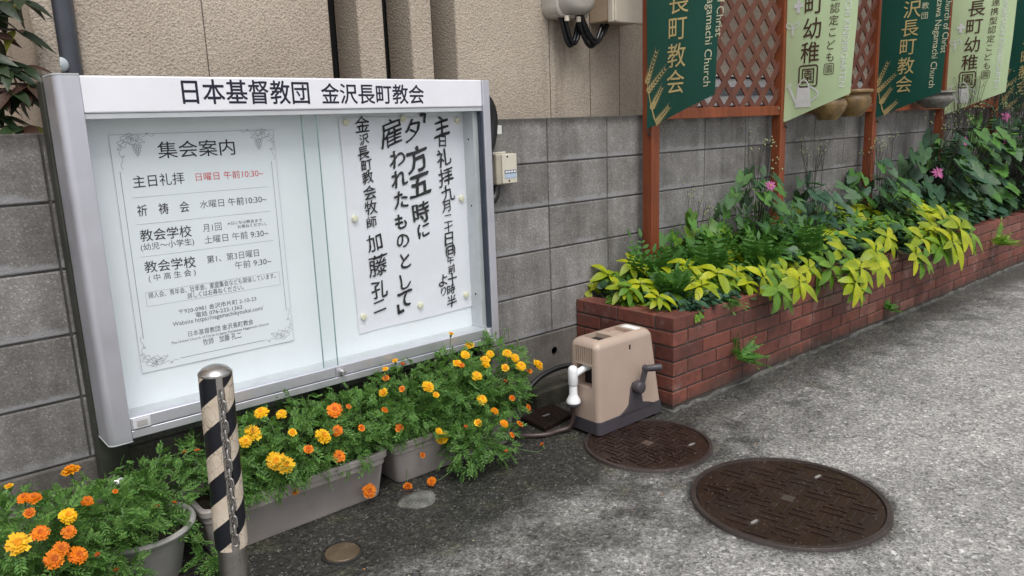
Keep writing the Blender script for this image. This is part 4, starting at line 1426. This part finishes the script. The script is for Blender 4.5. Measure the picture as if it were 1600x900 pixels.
def petal_ring(mb, c, n, r0, r1, count, lift, mi, ph=0.0, wf=1.0):
    n = V(n).normalized()
    a0 = n.orthogonal().normalized(); b0 = n.cross(a0)
    for i in range(count):
        a = ph + 2*PI*(i+random.uniform(-.15,.15))/count
        d = a0*math.cos(a) + b0*math.sin(a); s = n.cross(d)
        r = r1*random.uniform(.88,1.08)
        w = wf*PI*r1/count*1.25
        up = n*lift
        j = lambda q: n*(random.uniform(-q,q)*r1)
        vs = [c + d*r0 - s*w*.25, c + d*r0 + s*w*.25,
              c + d*(r*.62) - s*w*.55 + up*.6 + j(.07), c + d*(r*.62) + up*.75 + j(.05), c + d*(r*.62) + s*w*.55 + up*.6 + j(.07),
              c + d*(r*.97) - s*w*.52 + up*.55 + j(.14), c + d*(r*.90) + up*.75 + j(.06), c + d*(r*.97) + s*w*.52 + up*.55 + j(.14)]
        mb.add(vs, [(0,3,2),(0,1,3),(1,4,3),(2,3,6,5),(3,4,7,6)], mi, False)

def marigold_head(c, n, D, kind, parent):
    """one bloom; kind Y, O, M (two-tone), y (half open), o (small, fading), b (spent)"""
    mb = MB()
    n = V(n).normalized(); R = D/2
    sets = {'Y': (YEL, MIDY), 'O': (ORA, DOR), 'M': (MIDY, ORA), 'y': (YEL, MIDY), 'o': (ORA, DOR), 'b': (BROWNF, DOR)}
    m0, m1 = sets[kind]
    if kind in 'YOM':
        petal_ring(mb, c, n, .001, R, 9, -R*.05, 0)
        petal_ring(mb, c + n*R*.12, n, .001, R*.80, 8, R*.12, 0, .35)
        petal_ring(mb, c + n*R*.24, n, .001, R*.58, 7, R*.18, 0, .1)
        petal_ring(mb, c + n*R*.34, n, .0005, R*.34, 6, R*.16, 1, .5)
    elif kind in 'yo':
        petal_ring(mb, c, n, .001, R, 7, R*.25, 0)
        petal_ring(mb, c + n*R*.2, n, .001, R*.62, 6, R*.35, 1, .3)
    else:
        petal_ring(mb, c, n, .001, R*.9, 7, R*.9, 0)
        petal_ring(mb, c, n, .0005, R*.5, 5, R*1.1, 1, .3)
    a0 = n.orthogonal().normalized(); b0 = n.cross(a0)
    h = min(.016, R*1.1)
    rings = []
    for t, r in ((-1.15,.0015),(-1.0,.0035),(-.6,.0052),(-.1,.0045),(.0,.003)):
        rings.append([c + n*(h*t) + (a0*math.cos(q)+b0*math.sin(q))*(r*min(1.1, .5+D*14)) for q in [2*PI*i/8 for i in range(8)]])
    mb.loft(rings, 2)
    return mb.build('flower', [m0, m1, CALYX], parent)

FIELD = []     # marigold bushes: (key, centre, radii, base height, density, label)
def ell_hit(px, py, cen, rad, grow=1.04):
    d = ray(px, py); o = CAM_POS - V(cen)
    a = sum((d[i]/(rad[i]*grow))**2 for i in range(3)); b2 = sum(o[i]*d[i]/(rad[i]*grow)**2 for i in range(3)); c2 = sum((o[i]/(rad[i]*grow))**2 for i in range(3)) - 1
    D = b2*b2 - a*c2
    if D >= 0:
        t = (-b2 - math.sqrt(D))/a; return (0, t, CAM_POS + d*t)
    t = -b2/a
    p = CAM_POS + d*t
    return (sum(((p[i]-cen[i])/rad[i])**2 for i in range(3)), t, p)

BUSH = [
 ('A', (-2.25,-.48,.235), (.19,.19,.205), .15, 1.0, 'marigold bush with orange and yellow blooms at the left edge of the photo'),
 ('B', (-2.11,-.43,.215), (.14,.16,.19), .15, 1.0, 'marigold bush with clustered orange blooms below the left corner of the board'),
 ('C', (-1.94,-.30,.225), (.145,.14,.125), .15, .95, 'mostly green marigold bush with withered buds in the round grey pot'),
 ('D', (-1.67,-.28,.26), (.15,.15,.145), .15, 1.0, 'marigold bush with double yellow blooms just right of the striped bollard'),
 ('E', (-1.48,-.29,.27), (.15,.16,.15), .15, 1.0, 'marigold bush with yellow and bright orange blooms in the middle of the long planter'),
 ('F', (-1.27,-.29,.25), (.16,.15,.155), .15, 1.0, 'marigold bush with a low hanging orange bloom at the right end of the long planter'),
 ('G', (-1.02,-.28,.27), (.15,.16,.165), .14, 1.0, 'marigold bush with small orange buds at the left end of the right planter'),
 ('H', (-.82,-.31,.27), (.15,.165,.18), .14, 1.15, 'thick marigold bush with a large double yellow bloom in the right planter'),
 ('I', (-.62,-.29,.28), (.15,.17,.17), .14, 1.1, 'tall marigold bush with a crown of yellow blooms beside the off-white pipe'),
 ('J', (-.80,-.44,.12), (.17,.11,.11), .10, .8, 'straggling marigold stems sprawling onto the pavement from the right planter'),
 ('K', (-1.80,-.46,.07), (.055,.05,.08), .0, .5, 'small marigold seedling growing at the foot of the bollard'),
]
BLOOMS = [
 (110,735,26,'M'),(37,778,18,'O'),(53,778,20,'O'),(46,802,16,'o'),(136,783,18,'O'),(106,806,26,'Y'),(28,849,32,'Y'),(63,833,24,'O'),(108,831,20,'O'),(95,858,24,'O'),(84,874,27,'O'),(122,867,26,'O'),(153,868,10,'b'),(180,768,8,'o'),(246,793,9,'b'),(272,787,9,'b'),(308,706,10,'b'),(182,893,11,'b'),(289,708,8,'b'),(14,760,12,'y'),
 (408,645,24,'Y'),(440,647,18,'Y'),(394,677,29,'Y'),(383,690,20,'Y'),(523,641,25,'O'),(545,636,8,'o'),(505,681,26,'Y'),(527,673,19,'O'),(457,676,14,'y'),(431,720,30,'Y'),(447,727,27,'Y'),(482,702,15,'o'),(530,713,20,'O'),(565,669,12,'o'),(577,767,23,'O'),(461,768,12,'o'),
 (617,564,11,'y'),(629,571,11,'b'),(602,577,11,'y'),(603,591,12,'o'),(599,614,16,'y'),(628,608,11,'o'),(544,635,8,'o'),(669,604,21,'Y'),(681,617,12,'y'),(733,540,17,'Y'),(727,554,17,'Y'),(714,568,15,'y'),(721,571,10,'o'),(758,562,17,'Y'),(766,553,15,'Y'),(759,570,17,'Y'),(745,587,18,'Y'),(753,624,19,'Y'),(773,642,15,'M'),(788,662,16,'M'),(812,663,13,'o'),(800,680,11,'o'),(747,661,14,'y'),(727,668,9,'b'),(691,683,23,'Y'),(686,675,15,'Y'),(660,711,10,'o'),(624,669,14,'o'),(601,641,12,'o'),(674,752,16,'O'),(637,760,15,'o'),(848,696,10,'b'),(793,552,17,'Y'),(805,559,16,'Y'),(814,572,19,'Y'),(841,570,21,'Y'),(789,575,14,'y'),(827,580,10,'o'),(789,597,9,'b'),(800,622,11,'o'),(825,637,12,'o'),(705,522,10,'y'),(791,706,8,'b')]
random.seed(42)
per = {b_[0]: [] for b_ in BUSH}
for px, py, dpx, kind in BLOOMS:
    best = None
    for key, cen, rad, zb_, dn, lab in BUSH:
        if key == 'K': continue
        h = ell_hit(px, py, cen, rad)
        if best is None or (h[0], h[1]) < best[1]: best = (key, (h[0], h[1]), h[2])
    dist = (best[2]-CAM_POS).length
    per[best[0]].append((best[2], dpx*dist/FOC*1.0, kind))
for key, cen, rad, zbase, dens, lab in BUSH:
    cen = V(cen)
    root = thing('marigold', lab, 'flowering plant', (cen.x, cen.y, zbase), 'marigolds growing in the planters')
    mb = MB(); st = MB()
    base = V((cen.x, cen.y, zbase))
    vol = (rad[0]*rad[1]*rad[2])/(.15*.15*.16)
    nst = int(30*dens*max(.3, vol**.7))
    ends = []
    for i in range(nst):
        while True:
            u = rv()
            if .2 < u.length < 1 and u.z > -.75: break
        u = u.normalized()*(random.uniform(.55,.98) if random.random() < .85 else random.uniform(1.0,1.16))
        e = cen + V((u.x*rad[0], u.y*rad[1], u.z*rad[2]))
        if e.z < .03: e.z = .03
        b0 = base + V((random.uniform(-.05,.05), random.uniform(-.04,.04), 0))*(rad[0]/.15)
        mid = b0.lerp(e, .5) + V((0,0,.03)) + rv(.012)
        pth = smoothpath([b0, mid, e], 4)
        st.tube(pth, [.0024 - .0012*q/(len(pth)-1) for q in range(len(pth))], 5, 0, False)
        d_ = (e-mid).normalized()
        for q in range(16):
            t = random.uniform(.25, 1.0)
            p = pth[min(len(pth)-1, int(t*(len(pth)-1)))]
            out = (V((p.x-cen.x, p.y-cen.y, (p.z-cen.z)*.7)) + rv(.06)).normalized()
            dd = (out*.8 + d_*.3 + rv(.9) + V((0,0,.2))).normalized()
            feather(mb, p, dd, V((0,0,1)) + out*.5 + rv(.3), random.uniform(.032,.054))
    # shell of young leaves that closes the surface
    for i in range(int(250*dens*max(.25, vol**.67))):
        u = rv().normalized()
        if u.z < -.7: continue
        p = cen + V((u.x*rad[0], u.y*rad[1], u.z*rad[2]))*random.uniform(.78,.98)
        if p.z < .02: continue
        feather(mb, p, (u*.6 + rv(.9) + V((0,0,.15))).normalized(), V((0,0,1)) + u*.8 + rv(.3), random.uniform(.030,.050))
    # flower stems and flowers
    for (c, D, kind) in per[key]:
        out = (c - cen); out.z *= .6
        out = out.normalized() if out.length > 1e-4 else V((0,-1,0))
        n = (out*.55 + V((0,0,.75)) + V((-.12,-.42,0)) + rv(.18)).normalized()
        if kind == 'b': n = (V((0,0,1)) + rv(.4)).normalized()
        marigold_head(c, n, D, kind, root)
        e = c - n*.012
        inner = cen.lerp(c, .45) - V((0,0,.02))
        st.tube(smoothpath([inner, e.lerp(inner, .3) - n*.02, e], 4), .0013, 5, 0, False)
    mb.build('foliage', MG, root)
    st.build('stems', MGSTEM, root)
    if key in 'GHI':      # buds on bare stems that rise above the bush
        for q in range(5):
            bd = MB()
            u = V((random.uniform(-.8,.8), random.uniform(-.8,.2), 0))
            p = cen + V((u.x*rad[0], u.y*rad[1], rad[2]*random.uniform(.85,1.1)))
            bd.tube([p - V((0,0,.06)), p - V((0,0,.014)), p - V((0,0,.010)), p, p + V((0,0,.003))], [.001,.001,.0032,.0036,.002], 7)
            bd.build('bud', CALYX, root)

# ------------------------------------------------------------------ plants of the brick bed
GOLDL = leafmat('golden_leaf', (.25,.36,.010), (.62,.62,.020), .42, .35, .45)
LIMEL = leafmat('lime_leaf', (.10,.24,.022), (.26,.42,.035), .42, .35, .45)
DARKL = leafmat('dark_green_leaf', (.032,.096,.034), (.080,.175,.060), .45, .2, .5)
BLUEL = leafmat('blue_green_leaf', (.030,.085,.048), (.065,.145,.078), .5, .2, .35)
FERNL = leafmat('fresh_green_leaf', (.065,.19,.032), (.15,.33,.065), .5, .3, .35)
STEMG = plain('green_plant_stem', (.05,.075,.03), .6)
STEMD = plain('dark_plant_stem', (.030,.026,.018), .6)
PINK = leafmat('pink_petal', (.50,.10,.30), (.66,.20,.46), .5, .3, .3)
BUDG = plain('pale_green_bud', (.30,.36,.16), .6)
YCEN = plain('yellow_stamens', (.65,.42,.03), .7)

def rosette(mb, c, axis, nl, L, mi=0, spread=1.0):
    axis = V(axis).normalized()
    a0 = axis.orthogonal().normalized(); b0 = axis.cross(a0)
    ph = random.uniform(0, 6)
    for i in range(nl):
        a = ph + i*2.399
        r = (a0*math.cos(a) + b0*math.sin(a))
        el = .55 - .75*(i/nl) + random.uniform(-.15,.15)
        d = (r*spread + axis*(.35-el*.0+random.uniform(-.05,.25))).normalized()
        l = L*random.uniform(.75,1.1)
        blade(mb, V(c) + axis*(.004*i*-1), d, axis + r*-.2 + rv(.12), l, l*random.uniform(.42,.52), OBOV, random.uniform(.30,.60), .22, 6, mi, random.uniform(.1,.35))

def bed(px, py, z): return atZ(px, py, z)
# clumps: (label, [(px, py, z of rosette, leaf length, gold?)...])
CL = [
 ('yellow-green leafy clump at the wall end of the brick bed', [(950,438,.50,.115,.6),(985,420,.55,.12,.75),(930,470,.47,.10,.5),(1000,452,.49,.10,.6),(968,462,.48,.095,.2)]),
 ('bright yellow leafy clump above the near corner of the brick bed', [(1045,440,.50,.12,.8),(1095,455,.49,.125,.95),(1075,425,.54,.125,.7),(1012,478,.46,.09,.9),(1120,436,.51,.12,.85),(1040,400,.56,.12,.3)]),
 ('yellow leaf rosette rising between ferns behind the near corner of the bed', [(1150,398,.56,.145,.95),(1152,425,.51,.13,.9),(1168,440,.48,.12,.75)]),
 ('yellow clump drooping over the brick rim right of the trailing vine', [(1195,432,.50,.13,.8),(1228,425,.50,.15,.95),(1215,452,.46,.14,.9),(1250,440,.47,.14,.9),(1265,418,.49,.13,.8)]),
 ('broad yellow-green clump hanging over the middle of the brick rim', [(1302,365,.58,.17,.75),(1318,395,.52,.16,.9),(1300,418,.47,.15,.85),(1345,418,.47,.17,.9),(1338,440,.42,.15,.75),(1290,350,.58,.15,.6)]),
 ('yellow clump with long drooping leaves right of the middle of the brick bed', [(1370,392,.50,.17,.95),(1392,345,.58,.17,.7),(1388,370,.53,.16,.85),(1375,415,.46,.15,.8)]),
 ('small yellow rosette hanging down the brick face below dark leaves', [(1432,398,.43,.15,.8),(1440,372,.50,.15,.75)]),
 ('dense yellow clump overhanging the brick rim near the right end', [(1478,345,.56,.20,1.0),(1500,355,.53,.20,1.0),(1490,378,.46,.18,1.0),(1516,362,.49,.18,.9),(1462,360,.52,.17,.8)]),
 ('yellow clump with two pale round leaves in front of the dark anemones', [(1430,312,.66,.19,.95),(1455,330,.60,.18,.8),(1340,330,.63,.17,.7),(1362,328,.62,.16,.75)]),
 ('lime clump half hidden among the plants below the second trellis post', [(1240,335,.60,.15,.45),(1265,340,.58,.15,.6),(1280,330,.60,.14,.5),(1230,370,.55,.14,.4)]),
]
random.seed(77)
for lab, rs in CL:
    pts = []
    for px, py, z, L, gd in rs:
        p = bed(px, py, z)
        if p.y > -.03: p = atY(px, py, -.05)
        pts.append(p)
    cx = sum(p.x for p in pts)/len(pts); cy = max(-.45, min(-.12, sum(p.y for p in pts)/len(pts)))
    root = thing('golden_shrub', lab, 'plant', (cx, cy, .385), 'yellow-leaved plants along the front of the brick bed')
    st = MB()
    for p, (px, py, z, L, gd) in zip(pts, rs):
        for rep in range(4 if px < 1130 else 2):
            mb = MB()
            ax = V((random.uniform(-.3,.1), -.55 + random.uniform(-.2,.2), 1.0))
            if p.y < -.55: ax = V((-.1,-1.1,.7))
            c = p if rep == 0 else p + V((random.uniform(-.09,.09), random.uniform(-.02,.12), random.uniform(-.05,.01)))
            c.x = max(c.x, .24)
            if rep == 0 and px < 1130: c = c + V((-.01, -.015, .035)); L *= 1.12
            g = gd if rep == 0 else gd*.15
            rosette(mb, c, ax, random.choice((6,7,8)), L*(.74 if rep == 0 else .66), 0)
            mb.build('leaf_rosette', GOLDL if random.random() < g else LIMEL, root)
            f = V((p.x*.7+cx*.3, max(-.48, min(-.10, p.y+.08)), .38))
            st.tube(smoothpath([f, f.lerp(c, .6) + V((0,.02,.03)), c], 4), .003, 6, 0, False)
    st.build('stems', STEMG, root)

# blue-green heart-leaved ground cover that nobody could count
gc = MB()
random.seed(9)
def cover(n, x0, x1, y0, y1, zf, R0, R1, mi):
    for i in range(n):
        x = random.uniform(x0, x1); y = random.uniform(y0, y1)
        z = zf(x, y) + random.uniform(-.02,.035)
        d = V((random.uniform(-1,1), random.uniform(-1.2,.5), random.uniform(-.5,.1)))
        outline_leaf(gc, (x,y,z), d, V((random.uniform(-.3,.2), -.45, 1)) + rv(.35), random.uniform(R0,R1), heart, .18, mi, 16)
zf = lambda x, y: .425 + .05*max(0, (y+.56)/.4) + .02*math.sin(9*x+5*y)
cover(900, .27, 1.5, -.55, -.06, zf, .018, .034, 0)
cover(520, 1.5, 5.5, -.55, -.06, lambda x, y: zf(x,y)+.05, .045, .075, 0)
cover(420, .25, 4.5, -.57, -.08, lambda x, y: zf(x,y)-.02, .025, .05, 1)
cover(130, .32, .66, -.59, -.50, lambda x, y: .436, .016, .028, 0)
cover(60, 2.3, 3.2, -.62, -.52, lambda x, y: .44 - .9*max(0, -.57-y), .05, .075, 0)
cover(260, 1.2, 5.0, -.5, -.1, lambda x, y: .53, .05, .08, 1)
for i in range(1500):
    x = random.uniform(.30, 4.2); y = random.uniform(-.50, -.05)
    if x < .9 and y > -.2 and random.random() < .4: continue
    z = .47 + .10*min(1, max(0, (x-.3)/1.2))*random.uniform(.2, 1.3) + .10*(y+.5)
    blade(gc, (x, y, z), V((random.uniform(-1,.8), random.uniform(-1.1,.5), random.uniform(-.5,.35))), V((random.uniform(-.5,.2), -.6, .9)) + rv(.35), random.uniform(.04,.075), random.uniform(.020,.034), ELL, random.uniform(.1,.4), .2, 4, random.choice((2,2,3)))
setting(gc.build('ground_cover', [BLUEL, DARKL, FERNL, LIMEL]), 'stuff')

# ferny, compound-leaved plants
def frond(mb, o, d, n, L, W, pairs=9, mi=0, sag=.35, pw=.34):
    d, n, s = perp(d, n)
    def pt(t): return V(o) + d*(L*t) - V((0,0,1))*(sag*L*t*t)
    mb.add([pt(0)-s*.0012, pt(0)+s*.0012, pt(.5)+s*.001, pt(1), pt(.5)-s*.001], [(0,1,2,3,4)], mi)
    for i in range(pairs):
        t = .16 + .84*i/pairs
        l = W*math.sin(PI*min(1, .25+.72*t))*random.uniform(.85,1.1)
        for sg in (-1, 1):
            dd = (d*.45 + s*sg + n*random.uniform(-.1,.15))
            blade(mb, pt(t), dd, n + rv(.15), l, l*pw, LANCE, .25, .12, 3, mi)
    blade(mb, pt(.98), d - V((0,0,1))*sag, n, W*.7, W*.25, LANCE, .2, .1, 3, mi)
def fern(name, lab, c, axis, n, L, W, grp, mat_, up=.8, spread=1.0, pairs=9, pw=.34):
    root = thing(name, lab, 'fern', c, grp)
    for i in range(n):
        mb = MB()
        a = 2*PI*i/n + random.uniform(-.3,.3)
        d = V((math.cos(a)*spread, math.sin(a)*spread, up*random.uniform(.5,1.2))) + V(axis)
        frond(mb, V(c) + rv(.008), d.normalized(), V((0,0,1)) + V(axis)*.4, L*random.uniform(.7,1.1), W, pairs, 0, random.uniform(.12,.34), pw)
        mb.build('frond', mat_, root, sharp=2)
    return root
random.seed(31)
for (x, y, z, n, L, lab) in (
    (.52,-.16,.43,13,.24,'fresh green feathery plant in front of the first trellis post'),
    (.80,-.30,.44,15,.27,'fresh green feathery plant between the first post and the lone yellow rosette'),
    (1.02,-.16,.46,14,.28,'fresh green feathery plant against the wall right of the first trellis post'),
    (1.12,-.40,.44,14,.27,'fresh green feathery plant just behind the drooping yellow clump'),
    (1.36,-.26,.46,15,.30,'fresh green feathery plant in the thick of the bed left of the second post'),
    (1.52,-.42,.45,13,.26,'fresh green feathery plant left of the broad yellow-green clump'),
    (.42,-.38,.42,12,.18,'short fresh green feathery plant among the yellow leaves at the near corner')):
    fern('feathery_plant', lab, (x, y, z), (-.1,-.25,.3), n, L*1.25, .080, 'feathery green plants in the brick bed', FERNL, 2.0, .9, 7, .40)
p = atY(1150,462,-.59); fern('trailing_fern', 'small fern frond drooping over the brick rim near the corner', (p.x-.04, -.52, .43), (0,-1.0,-.2), 4, .16, .045, 'ferns on the brick', FERNL, .3, .6, 10, .3)
for (px, py, n, L, lab) in ((1152,560,13,.17,'small fern growing from the brick joints near the bed corner'), (1552,383,7,.24,'fern rooted high in the brick face near the right edge'), (1383,484,8,.12,'tiny dry fern at the foot of the bricks in the middle of the bed')):
    p = atY(px, py, PY-.004)
    fern('wall_fern', lab, (p.x, PY-.002, max(.03, p.z)), (.25,-.75,.0), n, L, L*.22, 'ferns rooted in the brick face', FERNL if n != 7 else LIMEL, .45, .75, 13, .30)
# a vine with three leaves trailing from the near corner
vn = thing('trailing_vine', 'thin trailing vine with a few small leaves hanging over the brick corner', 'vine', (.45, -.57, .43))
b = MB(); a0 = atY(1092,460,-.60); a1 = atY(1092,492,-.603); a2 = atY(1100,512,-.606)
b.tube(smoothpath([V((a0.x,-.54,a0.z)), a0, a1, a2], 5), .0012, 5); b.build('stem', STEMG, vn)
b = MB()
for q in range(4): outline_leaf(b, a1 + rv(.012), V((random.uniform(-1,1),-.4,-.6)), V((-.3,-1,.5)), .026, lobed, .1, 0, 20)
b.build('leaves', LIMEL, vn)

# japanese anemones: lobed leaves, wiry stems with buds, a few pink blooms
def bloom(c, n, D, parent):
    mb = MB()
    n = V(n).normalized()
    a0 = n.orthogonal().normalized(); b0 = n.cross(a0)
    for i in range(11):
        a = 2*PI*i/11 + random.uniform(-.2,.2)
        d = a0*math.cos(a) + b0*math.sin(a) + n*random.uniform(-.1,.35)
        blade(mb, c, d, n, D*.5*random.uniform(.85,1.1), D*.17, ELL, random.uniform(0,.3), .2, 3, 0)
    mb.lathe([(0,.004),(.004,.003),(.005,0),(.003,-.003)], c + n*.003, 8, 1)
    return mb.build('flower', [PINK, YCEN], parent)
def anemone(lab, base, H, W, nleaf, nstem, R, mats, blooms=(), lean=V((0,0,0)), D=.05):
    root = thing('anemone', lab, 'flowering plant', base, 'japanese anemones in the brick bed')
    B0 = V(base)
    st = MB(); lf = [MB() for _ in mats]; bd = MB()
    for i in range(nleaf):
        a = random.uniform(0, 2*PI); rr = W*math.sqrt(random.random()); h = H*(.08 + .78*random.random()**1.25)*(1-.35*rr/W)
        p = B0 + V((rr*math.cos(a), max(-.34, rr*.75*math.sin(a)), h)) + lean*(h/H)
        if p.y > -.03: p.y = -.03 - random.random()*.05
        st.tube(smoothpath([B0 + rv(.02)*1, B0.lerp(p, .5) + V((0,0,h*.18)), p], 3), .0016, 4, 0, False)
        d = V((math.cos(a)*.8, math.sin(a)*.6-.45, -.7 + random.uniform(-.4,.4)))
        outline_leaf(random.choice(lf), p, d, V((random.uniform(-.6,.1),-.75,.75)) + rv(.4), R*random.uniform(.65,1.15), lobed, .12, 0, 34)
    for i in range(nstem):
        a = random.uniform(0, 2*PI); rr = W*.75*math.sqrt(random.random()); h = H*random.uniform(.75,1.0)
        p = B0 + V((rr*math.cos(a), rr*.6*math.sin(a), h)) + lean*(h/H)
        if p.y > -.04: p.y = -.05
        mid = B0.lerp(p, .55) + rv(.02)
        pth = smoothpath([B0 + rv(.02), mid, p], 4)
        st.tube(pth, .0015, 4, 0, False)
        q_ = pth[-4]
        for l in range(3): outline_leaf(random.choice(lf), q_, V((math.cos(a+l*2.1), math.sin(a+l*2.1), .1)), V((0,-.3,1)), R*.42, lobed, .1, 0, 20)
        for l in range(random.randint(4,7)):
            e = p + V((random.uniform(-.045,.045), random.uniform(-.045,.03), random.uniform(-.03,.05)))
            st.tube([q_.lerp(p, random.random()), e], .0008, 4, 0, False)
            r_ = random.uniform(.0035,.0055)
            bd.lathe([(0,-r_),(r_*.8,-r_*.6),(r_,0),(r_*.7,r_*.7),(0,r_)], e, 7)
    for c in blooms:
        bloom(c, V((-.55,-.75,.35)), D*1.25, root)
        st.tube(smoothpath([B0, B0.lerp(c, .6) + V((0,.03,.03)), c], 4), .0013, 4, 0, False)
    for m_, l_ in zip(mats, lf):
        if l_.f: l_.build('leaves', m_, root)
    st.build('stems', STEMD if H > .5 else STEMG, root); bd.build('buds', BUDG, root)
random.seed(101)
pk1 = atY(1204,290,-.40); pk2 = atY(1466,270,-.36); pk3 = atY(1527,154,-.30); pk4 = atY(1575,222,-.40); pk5 = atY(1506,222,-.3); pk6 = atY(1572,182,-.35)
anemone('low green anemone against the wall left of the second trellis post', (.95,-.13,.385), .52, .22, 60, 4, .062, [FERNL, LIMEL])
anemone('leafy anemone with one pink bloom in front of the second trellis post', (1.42,-.20,.385), .80, .27, 110, 5, .068, [FERNL, DARKL, DARKL], [pk1])
anemone('dark anemone with bare tall stems right of the second trellis post', (2.10,-.18,.385), .70, .26, 90, 5, .078, [DARKL, DARKL, BLUEL])
anemone('anemone with budded stems in front of the third trellis post', (2.90,-.22,.385), .80, .30, 110, 6, .082, [DARKL, FERNL, BLUEL])
anemone('large dark anemone with a pink bloom in front of the fourth trellis post', (3.75,-.26,.385), .95, .36, 130, 14, .105, [DARKL, DARKL, BLUEL], [pk2, pk5], V((0,-.05,0)), .075)
anemone('tall anemone thick with buds under the fourth banner', (4.35,-.24,.385), 1.16, .38, 140, 26, .10, [DARKL, BLUEL, FERNL], [pk3], V((0,-.05,0)), .07)
anemone('big anemone with pink blooms overhanging the brick rim at the right edge', (4.95,-.30,.385), 1.10, .44, 170, 26, .11, [DARKL, DARKL, BLUEL, FERNL], [pk4], V((0,-.12,0)), .075)
anemone('tall anemone mass in front of the last banner at the right edge', (5.65,-.24,.385), 1.30, .46, 170, 30, .11, [DARKL, BLUEL], [pk6], V((0,-.08,0)), .07)

# ------------------------------------------------------------------ shrub behind the wall at the left edge
tb = thing('leaning_shrub', 'dark shrub with drooping bronze-tipped leaves rising behind the wall at the left edge', 'shrub', (-2.25, .2, 0))
DKLEAF = leafmat('dark_glossy_shrub_leaf', (.010,.024,.010), (.030,.055,.018), .4, .15, .5)
BRLEAF = leafmat('bronze_shrub_leaf', (.050,.026,.018), (.090,.042,.026), .5, .15, .4)
YLEAF = leafmat('young_yellow_shrub_leaf', (.14,.15,.02), (.22,.22,.03), .5, .3, .4)
random.seed(55)
st = MB(); l0 = MB(); l1 = MB(); l2 = MB()
st.tube(smoothpath([V((-2.42,.22,0)), V((-2.40,.22,.9)), V((-2.37,.20,1.45)), V((-2.33,.21,2.1))], 4), [.016]*4+[.013]*4+[.010]*5, 8)
for (px, py, y) in ((12,10,.16),(45,8,.15),(2,62,.18),(38,55,.16),(8,105,.16),(52,112,.15),(28,118,.13),(10,145,.16),(52,152,.13),(32,150,.12),(5,160,.14),(58,140,.11),(12,190,.14),(50,207,.13),(-10,30,.18),(-15,90,.17),(-12,150,.15)):
    e = atY(px-14, py-8, y)
    s0 = V((-2.39,.21,e.z-.04))
    st.tube([s0, s0.lerp(e, .5)+V((0,0,.03)), e], .004, 5, 0, False)
    nl = random.randint(4,6)
    for i in range(nl):
        a = 2*PI*i/nl + random.uniform(-.4,.4)
        d = V((math.cos(a)+.35, math.sin(a)*.7-.3, random.uniform(-.75,.0)))
        q_ = random.random()
        if e.y > .1: e = V((e.x, e.y, e.z))
        blade(l0 if q_ < .66 else (l1 if q_ < .95 else l2), e, d, V((-.2,-.4,1)) + rv(.4), random.uniform(.07,.115), random.uniform(.028,.040), LANCE, random.uniform(.1,.4), .25, 5)
for q in range(14):
    e = atY(56+random.uniform(-9,9), 138+random.uniform(-10,10), .10); blade(l2, e, rv(1), V((0,-.5,1)), .022, .010, LANCE, .1, .1, 2)
st.build('branches', plain('dark_bark', (.035,.022,.016), .8), tb)
l0.build('foliage', DKLEAF, tb); l1.build('foliage', BRLEAF, tb); l2.build('young_leaves', YLEAF, tb)

# ------------------------------------------------------------------ fallen petals, twigs and grit
random.seed(88)
lt = MB()
for i in range(150):
    x = random.uniform(-1.6, 1.2); y = random.uniform(-1.2, -.40)
    if x > .1: y = random.uniform(-1.3, -.62)
    s = random.uniform(.002,.006); a = random.uniform(0, PI); c_, s_ = math.cos(a)*s, math.sin(a)*s
    lt.add([(x-c_,y-s_,.0035),(x+s_*.4,y-c_*.4,.005),(x+c_,y+s_,.0035),(x-s_*.4,y+c_*.4,.006)], [(0,1,2,3)], random.choice((0,0,1,1,2)))
setting(lt.build('litter', [plain('dry_straw_litter', (.42,.36,.26), .8), plain('brown_leaf_litter', (.12,.07,.035), .8), plain('orange_petal_litter', (.6,.20,.02), .7)]), 'stuff')
